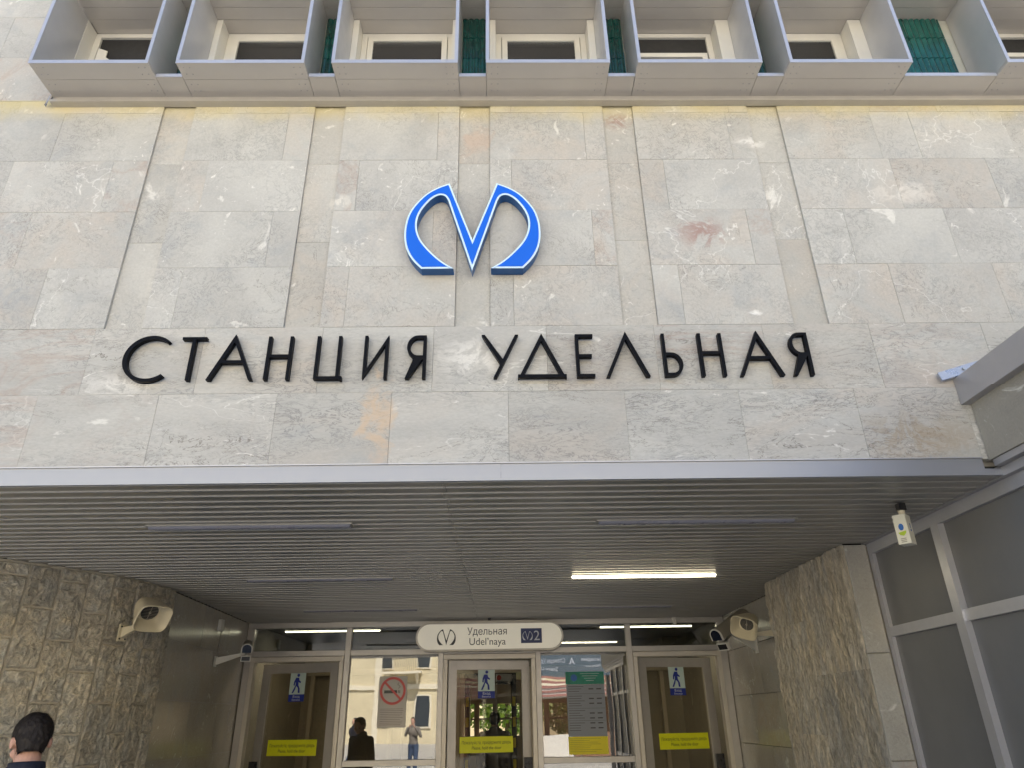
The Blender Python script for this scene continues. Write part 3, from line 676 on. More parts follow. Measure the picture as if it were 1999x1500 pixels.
# metal detector, turnstile
md = thing('metal_detector', 'black walk-through detector frame with yellow striped posts inside the lobby', 'security gate', (-.18, 8, 0))
b = MB(); b.box(-.54, -.47, 7.85, 8.15, 0, 2.1); b.build('post', M['black'], md); b = MB(); b.box(.12, .19, 7.85, 8.15, 0, 2.1); b.build('post', M['black'], md)
MB().box(-.54, .19, 7.85, 8.15, 2.101, 2.26).build('header', M['black'], md)
for xx in (-.505, .155):
    for k in range(7): MB().box(xx-.02, xx+.02, 7.845, 7.849, .25+k*.26, .37+k*.26).build('yellow_stripe', M['yellow2'], md)
MB().box(-.35, -.18, 7.843, 7.848, 2.13, 2.23).build('sign_plate', M['badgewhite'], md)
MB().box(-.10, .13, 7.843, 7.848, 2.13, 2.23).build('sign_plate', M['badgewhite'], md)
MB().tube((-.055, 7.842, 2.18), (-.055, 7.838, 2.18), .035).build('red_disc', M['red'], md)
ts = thing('turnstile', 'turnstile with a green lit bar seen through the right window', 'turnstile', (1.78, 8, 0))
MB().box(1.60, 1.95, 8.0, 8.9, .0, 1.36).build('cabinet', M['black'], ts); MB().box(1.66, 1.90, 7.994, 8.0, 1.385, 1.415).build('indicator', M['greenled'], ts); MB().box(1.60, 1.95, 8.0, 8.9, 1.361, 1.43).build('lid', M['charcoal'], ts)

# ---- tube lights in the soffit
def tube_light(x0, x1, y, lit, z=SOF, where=''):
    t = thing('ceiling_light', where, 'light', ((x0+x1)/2, y, z), 'recessed tube lights in the slatted soffit')
    MB().cbox(x0, x1, y-.036, y+.036, z-.003, z+.006, .001).build('frame', M['slat'], t)
    m = MB(); n = 8; pr_ = [(y+.03*math.cos(math.pi*i/n), z-.003-.013*math.sin(math.pi*i/n)) for i in range(n+1)]
    m.add([(x, p, q) for x in (x0+.012, x1-.012) for p, q in pr_], [(i, i+1, n+2+i, n+1+i) for i in range(n)]+[tuple(range(n+1)), tuple(range(2*n+1, n, -1))])
    m.build('diffuser', M['lit' if lit else 'tube_off'], t, autosmooth=True); return t
tube_light(-1.895, -.80, .735, False, where='unlit tube light in the soffit, front row, left of the seam')
tube_light(.513, 1.600, .735, False, where='unlit tube light in the soffit, front row, right of the seam')
tube_light(-1.895, -.80, 2.325, False, where='unlit tube light in the soffit, middle row, left of the seam')
tube_light(.515, 1.608, 2.325, True, where='lit tube light glowing in the soffit above the right door')
tube_light(-1.895, -.80, 3.95, False, where='unlit tube light in the soffit, rear row above the left window')
tube_light(.54, 1.63, 3.95, False, where='unlit tube light in the soffit, rear row above the right window')
tube_light(-2.52, -1.41, 5.57, True, where='lit tube light inside the vestibule seen above the left door')
tube_light(1.13, 2.22, 5.57, True, where='lit tube light inside the vestibule seen above the right door')
for i, (x, y) in enumerate(((-3, 11), (0, 11), (3, 11), (-3, 16), (0, 16), (3, 16))): tube_light(x-.6, x+.6, y, True, 2.95, where='added unseen tube light on the %s of the lobby ceiling, in the %s row' % (('left side', 'middle', 'right side')[i % 3], ('nearer', 'farther')[i//3]))  # out of view, added to give the lobby some light

# ================================================================== RIGHT WING
wg = thing('side_wing', 'low side wing with frosted glass wall, stone band and grey metal coping on the right', 'building', (2.29, 0, 0))
Xg = 2.29
def gp(y0, y1, z0, z1, name, mat='alu_blue', x0=Xg, x1=Xg+.07): return MB().box(x0, x1, y0, y1, z0, z1).build(name, M[mat], wg, origin=(Xg, (y0+y1)/2, (z0+z1)/2))
gp(-4.2, 1.372, 2.538, 2.600, 'rail')
mull = [1.335]+[.585-.772*i for i in range(6)]
gp(1.325, 1.371, 0, 2.537, 'mullion')
ends = [1.325]
for i in range(6):
    y = .62-.772*i; gp(y-.034, y+.034, 0, 2.537, 'mullion', x0=Xg-.012); ends += [y+.034, y-.034]
for k in range(0, len(ends)-1, 2):
    a, c = ends[k+1]+.0005, ends[k]-.0005
    for z0, z1 in ((2.05, 2.105), (.98, 1.035), (0, .1)): gp(a, c, z0, z1, 'rail')
    for z0, z1 in ((2.1055, 2.5375), (1.0355, 2.0495), (.1005, .9795)): gp(a, c, z0, z1, 'pane', 'frost', Xg+.022, Xg+.03)
MB().box(2.23, 2.7, -4.2, -.02, 2.645, 2.675).build('soffit_strip', M['coping'], wg)
MB().box(2.262, 2.7, -4.2, 1.38, 2.601, 2.643).build('head_strip', M['coping'], wg)
y = -.003
for k in range(6):
    MB().box(2.222, 2.27, y-.70, y-.004, 2.677, 3.0).build('stone_slab', M['blockstone'], wg, origin=(2.2, y-.3, 2.8)); y -= .70
b = MB(); b.add([(2.178, -.003, 2.955), (2.178, -4.2, 2.955), (2.178, -4.2, 3.092), (2.178, -.003, 3.092), (2.205, -.003, 2.955), (2.205, -4.2, 2.955), (2.205, -4.2, 3.092), (2.205, -.003, 3.092)],
      [(0, 1, 2, 3), (7, 6, 5, 4), (0, 4, 5, 1), (3, 2, 6, 7), (0, 3, 7, 4), (1, 5, 6, 2)])
b.box(2.205, 2.23, -4.2, -.003, 2.955, 2.972)
b.build('coping', M['coping'], wg)
b = MB(); b.box(2.206, 3.2, -4.2, -.06, 3.07, 3.09); b.build('roof', M['roofm'], wg)
q = MB(); d = Vector((.25, 0, .075)).normalized(); n = Vector((-d.z, 0, d.x))
q.obox(Vector((2.36, -.02, 3.19)), d*.27, (0, -.004, 0), n*.003); q.obox(Vector((2.36, -.028, 3.172)), d*.27, (0, -.004, .002), n*.021)
q.build('wall_flashing', M['lead'], wg); MB().tube((2.225, -.033, 3.135), (2.225, -.039, 3.135), .008, .006).build('screw', M['steel'], wg)

# ================================================================== LETTERS AND EMBLEM
ZL0, ZL1 = 3.099, 3.329; H = ZL1-ZL0; S = .0166
def letter(glyph, loops, label):
    loops = [[(u*1.0075, 1.65+(v-1.65)*1.0075) for u, v in l] for l in loops]
    fn = lambda u, v, k: (u, -.036 if k == 0 else -.010, v)
    m = MB(); m.holed(loops, fn)
    xs = [p[0] for l in loops for p in l]; o = m.build('sign_letter', M['blade'], origin=((min(xs)+max(xs))/2, -.008, ZL0))
    # two fixing pins behind
    return tag(o, label, 'sign letter', 'letters of the station name')
def arc(cx, cz, rx, rz, a0, a1, n): return [(cx+rx*math.cos(math.radians(a0+(a1-a0)*i/n)), cz+rz*math.sin(math.radians(a0+(a1-a0)*i/n))) for i in range(n+1)]
def bowl(xs, zc, rx, rz, sgn):       # D-shaped bowl outline, flat side at xs; sgn -1 bulges left
    o = [(xs, zc+rz)]+[(xs+sgn*(rx*.35+rx*.65*math.cos(t)), zc+rz*math.sin(t)) for t in [math.pi/2-math.pi*i/18 for i in range(19)]]+[(xs, zc-rz)]
    return o
def C_(x0, w_):
    zc = (ZL0+ZL1)/2+.001; r = H/2+.008; cx = x0+r*1.0
    return [arc(cx, zc, r, r, 48, 312, 40)+arc(cx+.004, zc, r-S, r-S, 309, 51, 40)]
def T_(x0, x1):
    c = (x0+x1)/2; s = S/2; return [[(x0, ZL1), (x1, ZL1), (x1, ZL1-S*.8), (c+s, ZL1-S*.8), (c+s, ZL0), (c-s, ZL0), (c-s, ZL1-S*.8), (x0, ZL1-S*.8)]]
def A_(xl, xa, xr, bar=True):
    top = ZL1+.013; hs = S*1.1
    il = (xa, top-hs*(top-ZL0)/((xr-xl)/2))
    zb0, zb1 = ZL0+.088, ZL0+.103
    def li(z): t = (z-ZL0)/(il[1]-ZL0); return (xl+hs)+(xa-(xl+hs))*t
    def ri(z): t = (z-ZL0)/(il[1]-ZL0); return (xr-hs)+(xa-(xr-hs))*t
    if not bar: return [[(xa, top), (xr, ZL0), (xr-hs, ZL0), (xa, il[1]), (xl+hs, ZL0), (xl, ZL0)]]
    return [[(xa, top), (xr, ZL0), (xr-hs, ZL0), (ri(zb0), zb0), (li(zb0), zb0), (xl+hs, ZL0), (xl, ZL0)], [(xa, il[1]), (li(zb1), zb1), (ri(zb1), zb1)]]
def H_(x0, x1):
    s = S*.95; a, b_ = ZL0+.117, ZL0+.132
    return [[(x0, ZL1), (x0+s, ZL1), (x0+s, b_), (x1-s, b_), (x1-s, ZL1), (x1, ZL1), (x1, ZL0), (x1-s, ZL0), (x1-s, a), (x0+s, a), (x0+s, ZL0), (x0, ZL0)]]
def Ts_(x0, x1):
    s = S*.95; return [[(x0, ZL1), (x0+s, ZL1), (x0+s, ZL0+.014), (x1-s, ZL0+.014), (x1-s, ZL1), (x1, ZL1), (x1, ZL0+.014), (x1+.014, ZL0+.014), (x1+.014, ZL0-.006), (x1+.004, ZL0-.006), (x1+.002, ZL0), (x0, ZL0)]]
def I_(x0, x1):
    s = S*.9; return [[(x0, ZL1), (x0+s, ZL1), (x0+s, ZL0+.046), (x1, ZL1+.002), (x1, ZL0), (x1-s, ZL0), (x1-s, ZL1-.050), (x0, ZL0)]]
def Ya_(x0, x1):
    s = S*.92; zc = ZL1-.062; rz = .062; rx = .083
    outer = [(x1, ZL1)]+[(x1-s-(rx-s)*.35-(rx*.65)*math.cos(math.radians(a)), zc+rz*math.sin(math.radians(a))) for a in range(90, -91, -10)]
    outer = [(x1, ZL1), (x1-s-.02, ZL1)]+[(x1-.040-.052*math.cos(math.radians(a)), zc+rz*math.sin(math.radians(a))) for a in range(80, -71, -10)]
    outer += [(x0, ZL0), (x0+s*1.15, ZL0), (x1-s, zc-rz-.001), (x1-s, ZL0), (x1, ZL0)]
    hole = [(x1-s, zc+rz-.015), (x1-s-.012, zc+rz-.015)]+[(x1-.040-.037*math.cos(math.radians(a)), zc+(rz-.015)*math.sin(math.radians(a))) for a in range(80, -81, -16)]+[(x1-s, zc-rz+.015)]
    return [outer, hole]
def U_(x0, x1, xb):
    s = S*.95; E = lambda z: (xb+(x1-s-xb)*(z-ZL0)/H, z)
    return [[(x0, ZL1), (x0+s, ZL1), E(ZL0+.098), (x1-s, ZL1), (x1, ZL1), (xb+s, ZL0), (xb, ZL0), E(ZL0+.072)]]
def D_(xl, xa, xr):
    t = .015; return [[(xa, ZL1+.006), (xr-.006, ZL0+t), (xr+.006, ZL0+t), (xr+.006, ZL0-.006), (xr-.004, ZL0), (xl+.004, ZL0), (xl-.006, ZL0-.006), (xl-.006, ZL0+t), (xl+.006, ZL0+t)],
            [(xa-.001, ZL1-.034), (xl+.023, ZL0+t), (xr-.026, ZL0+t)]]
def E_(x0, x1):
    s = S*.95; t = .015; m_ = (ZL0+ZL1)/2-.002; return [[(x0, ZL1), (x1, ZL1), (x1, ZL1-t), (x0+s, ZL1-t), (x0+s, m_+t/2), (x1-.010, m_+t/2), (x1-.010, m_-t/2), (x0+s, m_-t/2), (x0+s, ZL0+t), (x1, ZL0+t), (x1, ZL0), (x0, ZL0)]]
def M_(x0, x1):
    s = S*.9; r = .062; zc = ZL0+r+.002
    outer = [(x0, ZL1), (x0+s, ZL1), (x0+s, zc+r)]+[(x1-.052+.052*math.cos(math.radians(a)), zc+r*math.sin(math.radians(a))) for a in range(80, -91, -10)]+[(x0, ZL0)]
    hole = [(x0+s, zc+r-.015)]+[(x1-.052+.037*math.cos(math.radians(a)), zc+(r-.015)*math.sin(math.radians(a))) for a in range(80, -81, -16)]+[(x0+s, zc-r+.015)]
    return [outer, hole]
letter('С', C_(-1.782, .2), 'round black letter С that begins the left word')
letter('Т', T_(-1.520, -1.405), 'black letter Т between С and А in the left word')
letter('А', A_(-1.375, -1.268, -1.160), 'black letter А of the left word, right of the Т')
letter('Н', H_(-1.109, -.990), 'black letter Н of the left word, below the second wall recess')
letter('Ц', Ts_(-.876, -.758), 'black letter Ц with a small tail in the left word')
letter('И', I_(-.648, -.533), 'black letter И with its diagonal stroke in the left word')
letter('Я', Ya_(-.448, -.352), 'black letter Я that ends the left word')
letter('У', U_(-.088, .089, -.031), 'black letter У that begins the right word under the emblem')
letter('Д', D_(.090, .200, .308), 'black triangular letter Д on a flat base in the right word')
letter('Е', E_(.363, .449), 'black letter Е with three arms in the right word')
letter('Л', A_(.502, .607, .710, False), 'black letter Л like an upturned V in the right word')
letter('Ь', M_(.781, .872), 'black letter Ь with a low bowl in the right word')
letter('Н', H_(.956, 1.073), 'black letter Н with two upright stems and a crossbar in the right word, after the Ь')
letter('А', A_(1.138, 1.246, 1.350), 'pointed black letter А of the right word, next to its last letter')
letter('Я', Ya_(1.394, 1.491), 'black letter Я that ends the right word')

EM = [(-.264, 4.267), (-.325, 4.239), (-.383, 4.198), (-.430, 4.142), (-.466, 4.080), (-.485, 4.013), (-.491, 3.941), (-.485, 3.871), (-.467, 3.813), (-.437, 3.761), (-.395, 3.713), (-.232, 3.714), (-.282, 3.749), (-.330, 3.794), (-.379, 3.853), (-.410, 3.905), (-.427, 3.965), (-.427, 4.025), (-.408, 4.086), (-.371, 4.145), (-.338, 4.177), (-.309, 4.188), (-.284, 4.178), (-.268, 4.148), (-.137, 3.700)]
def crom(pts, keep, n=4):          # smooth the arcs, keep listed corners sharp
    out = []
    for i in range(len(pts)-1):
        p0 = pts[i-1] if i > 0 and i not in keep else pts[i]; p1, p2 = pts[i], pts[i+1]
        p3 = pts[i+2] if i+2 < len(pts) and (i+1) not in keep else pts[i+1]
        for k in range(n):
            t = k/n; out.append(tuple(.5*((2*b)+(c-a)*t+(2*a-5*b+4*c-d)*t*t+(-a+3*b-3*c+d)*t**3) for a, b, c, d in zip(p0, p1, p2, p3)))
    out.append(pts[-1]); return out
half = crom(EM, {0, 10, 11, 23, 24}, 4)
XM = -.137; NOTCH = (-.137, 3.890)
outline = half+[(2*XM-x, z) for x, z in reversed(half[:-1])]+[NOTCH]
def inset(poly, d):
    n = len(poly); out = []
    area = sum(poly[i][0]*poly[(i+1) % n][1]-poly[(i+1) % n][0]*poly[i][1] for i in range(n)); sg = 1 if area > 0 else -1
    for i in range(n):
        a, b_, c = Vector(poly[i-1]), Vector(poly[i]), Vector(poly[(i+1) % n])
        e1, e2 = (b_-a).normalized(), (c-b_).normalized(); n1, n2 = Vector((-e1.y, e1.x))*sg, Vector((-e2.y, e2.x))*sg
        k = (n1+n2); l = k.length
        if l < .2: k = n1
        else: k = k/l*min(4.2, 1/max(.2, (k/l).dot(n1)))
        out.append(tuple(b_+k*d))
    return out
em = thing('metro_emblem', 'large blue metro emblem shaped like a winged letter M with pale outline', 'emblem', (XM, 0, 3.7))
MB().holed([outline], lambda u, v, k: (u, -.060 if k == 0 else -.004, v)).build('body', M['blueside'], em)
MB().holed([outline], lambda u, v, k: (u, -.0640 if k == 0 else -.0603, v)).build('border', M['paleblue'], em)
MB().holed([inset(outline, .0095)], lambda u, v, k: (u, -.0665 if k == 0 else -.0642, v)).build('face', M['blue'], em)
b = MB(); b.box(-.20, -.16, -.004, .02, 3.93, 3.95); b.build('fixing_bracket', M['steel'], em)

# ---- station name sign over the middle door
YS = 4.60
sn = thing('station_sign', 'cream oval station name sign with emblem and navy number badge over middle door', 'sign', (-.133, YS, 2.41))
def stadium(x0, x1, z0, z1, n=14):
    r = (z1-z0)/2; zc = (z0+z1)/2
    return [(x1-r+r*math.cos(t), zc+r*math.sin(t)) for t in [math.pi/2-math.pi*i/n for i in range(n+1)]]+[(x0+r+r*math.cos(t), zc+r*math.sin(t)) for t in [-math.pi/2-math.pi*i/n for i in range(n+1)]]
MB().prism(stadium(-.890, .628, 2.276, 2.558), lambda u, v, k: (u, YS if k == 0 else YS+.11, v)).build('housing', M['signrim'], sn)
MB().prism(stadium(-.872, .610, 2.294, 2.540), lambda u, v, k: (u, YS-.004 if k == 0 else YS-.0005, v)).build('face', M['signface'], sn)
MB().box(-.15, -.12, YS+.03, YS+.08, 2.558, 2.60).build('hanger', M['black'], sn)
MB().box(-.62, .36, YS+.02, YS+.1, 2.5585, 2.572).build('hanging_rail', M['signrim'], sn)
def emb(cx, cz, wdt, hgt, thin=0.):
    x0, x1 = min(p[0] for p in outline), max(p[0] for p in outline); z0, z1 = min(p[1] for p in outline), max(p[1] for p in outline)
    o = inset(outline, thin); return [(cx+(x-(x0+x1)/2)/(x1-x0)*wdt, cz+(z-(z0+z1)/2)/(z1-z0)*hgt) for x, z in o]
MB().prism(emb(-.575, 2.412, .196, .162, .006), lambda u, v, k: (u, YS-.0065 if k == 0 else YS-.0045, v)).build('black_emblem', M['black'], sn)
for s, cz, wd_ in (('Удельная', 2.461, .405), ("Udel’naya", 2.363, .372)):
    v, f = text_mesh(s, .098, (-.155, YS-.006, cz), (1, 0, 0), (0, 0, 1), width=wd_, bold=.0018); MB().add(v, f).build('wording', M['black'], sn)
MB().box(.190, .405, YS-.0062, YS-.0042, 2.345, 2.488).build('badge', M['navy'], sn)
MB().prism(emb(.258, 2.416, .108, .092, .009), lambda u, v, k: (u, YS-.0082 if k == 0 else YS-.0065, v)).build('badge_emblem', M['badgewhite'], sn)
v, f = text_mesh('2', .135, (.353, YS-.008, 2.412), (1, 0, 0), (0, 0, 1), width=.058, bold=.003); MB().add(v, f).build('badge_number', M['badgewhite'], sn)

# ---- no smoking sheet, timetable, amber note on the fixed windows
ns = thing('no_smoking_notice', 'translucent no smoking sheet with red ring on the left window', 'notice', (-1.13, YB, 1.8))
MB().box(-1.272, -.985, YB-.0010, YB+.002, 1.585, 2.062).build('sheet', M['sheet'], ns)
def ring(cx, cz, r0, r1, n=28): return [[(cx+r0*math.cos(2*math.pi*i/n), cz+r0*math.sin(2*math.pi*i/n)) for i in range(n)], [(cx+r1*math.cos(2*math.pi*i/n), cz+r1*math.sin(2*math.pi*i/n)) for i in range(n)]]
fy = lambda o: (lambda u, v, k: (u, YB-.0018-o if k == 0 else YB-.0012-o, v))
MB().holed(ring(-1.128, 1.925, .132, .108), fy(0)).build('ring', M['red'], ns)
MB().prism([(-1.215, 1.995), (-1.20, 2.01), (-1.041, 1.855), (-1.056, 1.84)], fy(.001)).build('slash', M['red'], ns)
b = MB(); b.box(-1.215, -1.085, YB-.002, YB-.0012, 1.902, 1.930); b.build('cigarette', M['black'], ns)
b = MB(); b.box(-1.075, -1.068, YB-.002, YB-.0012, 1.902, 1.93); b.box(-1.06, -1.053, YB-.002, YB-.0012, 1.902, 1.93)
for i in range(7): b.box(-1.07+.012*math.sin(i), -1.065+.012*math.sin(i), YB-.002, YB-.0012, 1.945+i*.008, 1.953+i*.008)
b.build('smoke', M['charcoal'], ns)
b = MB()
for k in range(10): b.box(-1.245, -1.01-.03*random.random(), YB-.002, YB-.0012, 1.755-k*.016, 1.7575-k*.016)
b.build('printed_lines', M['charcoal'], ns)
tt = thing('timetable_poster', 'long grey timetable sheet with green header on the right window', 'poster', (.85, YB, 1.8))
MB().box(.655, 1.045, YB-.0005, YB+.002, 1.478, 1.957).build('sheet', M['schedule'], tt)
MB().box(.650, 1.047, YB-.0015, YB+.002, 1.959, 2.078).build('header', M['teal'], tt)
MB().tube((.735, YB-.0015, 2.02), (.735, YB-.0025, 2.02), .034).build('header_logo', M['logoblue'], tt)
b = MB()
for k in range(4): b.box(.80+.02*k, 1.0-.02*k, YB-.003, YB-.0016, 2.058-k*.022, 2.0605-k*.022)
b.build('header_lines', M['badgewhite'], tt)
b = MB()
for k in range(19):
    z = 1.935-k*.0225
    if k in (3, 9, 14): b.box(.66, 1.04, YB-.0016, YB-.0008, z, z+.002); continue
    b.box(.67, .78+.06*random.random(), YB-.0016, YB-.0008, z, z+.004)
    if k % 2: b.box(.88, .93, YB-.0016, YB-.0008, z-.004, z+.006); b.box(.96, 1.01, YB-.0016, YB-.0008, z-.004, z+.006)
b.build('printed_lines', M['black'], tt)
an = thing('amber_note', 'amber yellow printed note below the timetable on the right window', 'notice', (.85, YB, 1.4))
MB().box(.652, 1.047, YB-.001, YB+.002, 1.318, 1.476).build('sheet', M['yellow2'], an)
b = MB()
for k in range(8): b.box(.665, .82+.17*random.random(), YB-.002, YB-.0012, 1.458-k*.0165, 1.4598-k*.0165)
b.build('printed_lines', M['ink'], an)

# ================================================================== SPEAKERS, CAMERAS, HANGING BOX
def frame_axes(fwd, up=(0, 0, 1), roll=0):
    f = Vector(fwd).normalized(); r = f.cross(Vector(up)).normalized(); u = r.cross(f)
    if roll: rm = Matrix.Rotation(roll, 3, f); r = rm @ r; u = rm @ u
    return r, f, u
def sq(cx, hw, hh, n=32, p=4.): # superellipse ring
    out = []
    for i in range(n):
        t = 2*math.pi*i/n; c, s = math.cos(t), math.sin(t)
        out.append((hw*math.copysign(abs(c)**(2/p), c), hh*math.copysign(abs(s)**(2/p), s), cx))
    return out
def speaker(label, pos, fwd, s, plate, pn, roll=0):
    t = thing('horn_speaker', label, 'loudspeaker', tuple(plate), 'cream wall loudspeakers'); r, f, u = frame_axes(fwd, roll=roll); pos = Vector(pos)
    T = lambda p: pos+r*p[0]*s+u*p[1]*s+f*p[2]*s
    prof = [(-.15, .05), (-.145, .066), (-.11, .078), (-.05, .090), (.0, .104), (.055, .117), (.06, .112), (.01, .084), (-.035, .066)]
    m = MB(); m.loft([[T(p) for p in sq(z, h, h*.84, p=(2.6 if z < -.08 else 4.2))] for z, h in prof], cap=True); m.build('horn', M['cream'], t, autosmooth=True)
    m = MB(); m.loft([[T((.058*math.cos(a), .055*math.sin(a), z)) for a in [2*math.pi*i/24 for i in range(24)]] for z in (-.0348, -.0325)]); m.build('grille_disc', M['black'], t)
    m = MB()
    for k in range(-4, 5):
        hh = .011*k; hw = math.sqrt(max(0, .056**2-hh*hh*1.05)); m.obox(T((0, hh, -.0305)), r*hw*s, u*.0009*s, f*.0015*s)
    m.obox(T((0, 0, -.028)), r*.0022*s, u*.054*s, f*.0015*s); m.ball(T((0, .0, -.026)), .009*s, 10); m.build('grille_bars', M['greycream'], t)
    plate, pn = Vector(plate), Vector(pn).normalized(); sd_ = pn.cross(Vector((0, 0, 1))).normalized()
    m = MB(); m.obox(plate+pn*.006, sd_*.034*s, pn*.006, (0, 0, .055*s)); m.build('wall_plate', M['cream'], t)
    m = MB()
    for i in (-1, 1):
        for j in (-1, 1): m.tube(plate+pn*.012+sd_*.022*i*s+Vector((0, 0, .04*j*s)), plate+pn*.016+sd_*.022*i*s+Vector((0, 0, .04*j*s)), .006*s)
    m.build('plate_bolts', M['charcoal'], t)
    e = pos-f*.05*s-u*.105*s
    m = MB(); a = plate+pn*.012; dd = (e-a); up = Vector((0, 0, 1)); sdv = dd.cross(up).normalized(); dn = dd.normalized()
    m.loft([[p+sdv*w_*x+up*h_*y for x, y in ((-1, -1), (1, -1), (1, 1), (-1, 1))] for p, w_, h_ in ((a, .016*s, .034*s), (a+dd*.85, .013*s, .012*s), (e, .012*s, .012*s))]); m.build('arm', M['cream'], t)
    m = MB(); m.tube(e-sdv*.02*s, e+sdv*.02*s, .016*s); m.tube(e, pos-f*.06*s-u*.07*s, .013*s, .018*s); m.build('pivot', M['greycream'], t)
    return t
speaker('cream square horn loudspeaker on the curved rough wall left of the entrance', (-2.43, 2.08, 2.335), (.62, -.52, -.58), 1.0, (-2.665, 2.20, 2.232), (.9, -.42, 0))
speaker('cream square horn loudspeaker beside the rough stone pier right of the entrance', (2.02, 3.08, 2.315), (-.60, -.66, -.46), .95, (2.345, 3.08, 2.26), (-1, 0, 0), roll=math.radians(-22))
def cctv(label, front, back, plate, pn, s=1., up=(0, 0, 1)):
    t = thing('security_camera', label, 'camera', tuple(plate), 'housed security cameras'); front, back = Vector(front), Vector(back)
    r, f, u = frame_axes(front-back, up); L = (front-back).length
    def ringp(y, hw, h0, h1, n=10): return [back+f*y+r*(hw*math.cos(math.pi*i/n))*s+u*(h0+h1*math.sin(math.pi*i/n))*s for i in range(n+1)]+[back+f*y-r*hw*s-u*.035*s, back+f*y+r*hw*s-u*.035*s]
    m = MB(); m.loft([ringp(0, .045, 0, .04), ringp(.02, .052, 0, .05), ringp(L, .052, 0, .05)]); m.build('housing', M['greycream'], t, autosmooth=True)
    m = MB(); m.loft([ringp(L+.001, .055, 0, .053), ringp(L+.012, .055, 0, .053)]); m.build('front_rim', M['white'], t)
    m = MB(); m.loft([ringp(L+.0125, .044, .004, .040), ringp(L+.014, .044, .004, .040)]); m.build('lens_window', M['blackglass'], t)
    q = front-u*.095*s-f*.03
    m = MB(); m.obox(q, r*.048*s, f*.014*s, u*.028*s); m.build('illuminator', M['white'], t)
    m = MB(); m.obox(q+f*.0155*s, r*.04*s, f*.001, u*.02*s); m.build('illuminator_window', M['black'], t)
    plate, pn = Vector(plate), Vector(pn).normalized(); sd_ = pn.cross(Vector((0, 0, 1)))
    m = MB(); m.obox(plate+pn*.005, sd_*.03*s, pn*.005, (0, 0, .05*s)); m.build('wall_plate', M['white'], t)
    e = (front*.6+back*.4)-u*.06*s
    m = MB(); a = plate+pn*.01; dd = e-a; up_ = Vector((0, 0, 1)); sdv = dd.cross(up_).normalized()
    m.loft([[p+sdv*w_*x+up_*h_*y for x, y in ((-1, -1), (1, -1), (1, 1), (-1, 1))] for p, w_, h_ in ((a, .015, .036*s), (e, .012, .008))]); m.build('arm', M['white'], t)
    m = MB(); m.tube(e, e+u*.03*s, .02*s); m.tube(e, q+u*.02, .01*s); m.build('pivot', M['steel'], t)
    pts = [back+u*.0, back-u*.09-pn*.02, a+Vector((0, 0, .02))]; m = MB()
    for p, q_ in zip(pts, pts[1:]): m.tube(p, q_, .004, n=6)
    m.build('cable', M['black'], t); return t
cctv('housed security camera on the polished wall beside the left door', (-2.345, 3.86, 2.262), (-2.45, 4.18, 2.33), (-2.648, 3.93, 2.165), (1, 0, 0), .9)
cctv('large grey housed security camera behind the loudspeaker beside the right door', (1.925, 3.62, 2.295), (2.285, 3.86, 2.510), (2.352, 3.85, 2.22), (-1, 0, 0), 1.18)
jb = thing('junction_box', 'small white junction box with a cable high on the polished left wall', 'electrical box', (-2.65, 3.94, 2.48))
MB().box(-2.655, -2.62, 3.88, 3.95, 2.43, 2.53).build('casing', M['white'], jb); MB().tube((-2.63, 3.93, 2.43), (-2.64, 3.93, 2.20), .005, n=6).build('cable', M['greycream'], jb)
pi = MB(); pi.ball((1.83, 4.77, 2.548), .022, 14, (1, 1, 1.5)); pi.box(1.81, 1.85, 4.785, 4.80, 2.56, 2.60); tag(pi.build('motion_sensor', M['white'], smooth=False, origin=(1.83, 4.77, 2.548)), 'small white rounded motion sensor above the right door', 'sensor')
# hanging box
hb = thing('hanging_beacon', 'white box with blue and green logo hanging from the soffit', 'wireless box', (2.02, .44, SOF))
MB().box(2.005, 2.04, .42, .455, 2.567, SOF).build('stem', M['black'], hb); MB().tube((2.022, .44, 2.548), (2.022, .44, 2.57), .014, .018).build('ball_joint', M['cream'], hb)
a = math.radians(-47); ex, ey = Vector((math.cos(a), math.sin(a), 0)), Vector((-math.sin(a), math.cos(a), 0)); c0 = Vector((2.020, .455, 2.472))
m = MB(); m.obox(c0, ex*.030, ey*.036, (0, 0, .073)); ob_ = m.build('casing', M['paleplast'], hb)
# left face normal: -ex side ; front face normal: -ey side
def facept(nv, tv, off, u, v, k): return c0+nv*(off+(.0014 if k == 0 else .0003))+tv*u+Vector((0, 0, v))
n1, t1, o1 = -ex, ey, .030
if (c0+n1).y > (c0-n1).y: n1 = ex
tt1 = Vector((-n1.y, n1.x, 0)); n2 = -ey if (-ey).y < 0 else ey; tt2 = Vector((-n2.y, n2.x, 0))
lf, rf = (n1, n2) if n1.x < n2.x else (n2, n1); lo, ro = (.030, .036) if lf is n1 else (.036, .030)
lt = Vector((-lf.y, lf.x, 0)); rt = Vector((-rf.y, rf.x, 0))
MB().prism([(.012*math.cos(t), .017*math.sin(t)+.010) for t in [2*math.pi*i/18 for i in range(18)]], lambda u, v, k: facept(lf, lt, lo, u, v, k)).build('logo_drop', M['logoblue'], hb)
MB().prism([(-.019, -.016), (.019, -.010), (.017, -.022), (.004, -.034), (-.012, -.028)], lambda u, v, k: facept(lf, lt, lo, u, v, k)).build('logo_leaf', M['logogreen'], hb)
b = MB(); [b.prism([(-.014, -.045-i*.008), (.012, -.045-i*.008), (.012, -.049-i*.008), (-.014, -.049-i*.008)], lambda u, v, k: facept(lf, lt, lo, u, v, k)) for i in range(3)]; b.build('small_print', M['greycream'], hb)
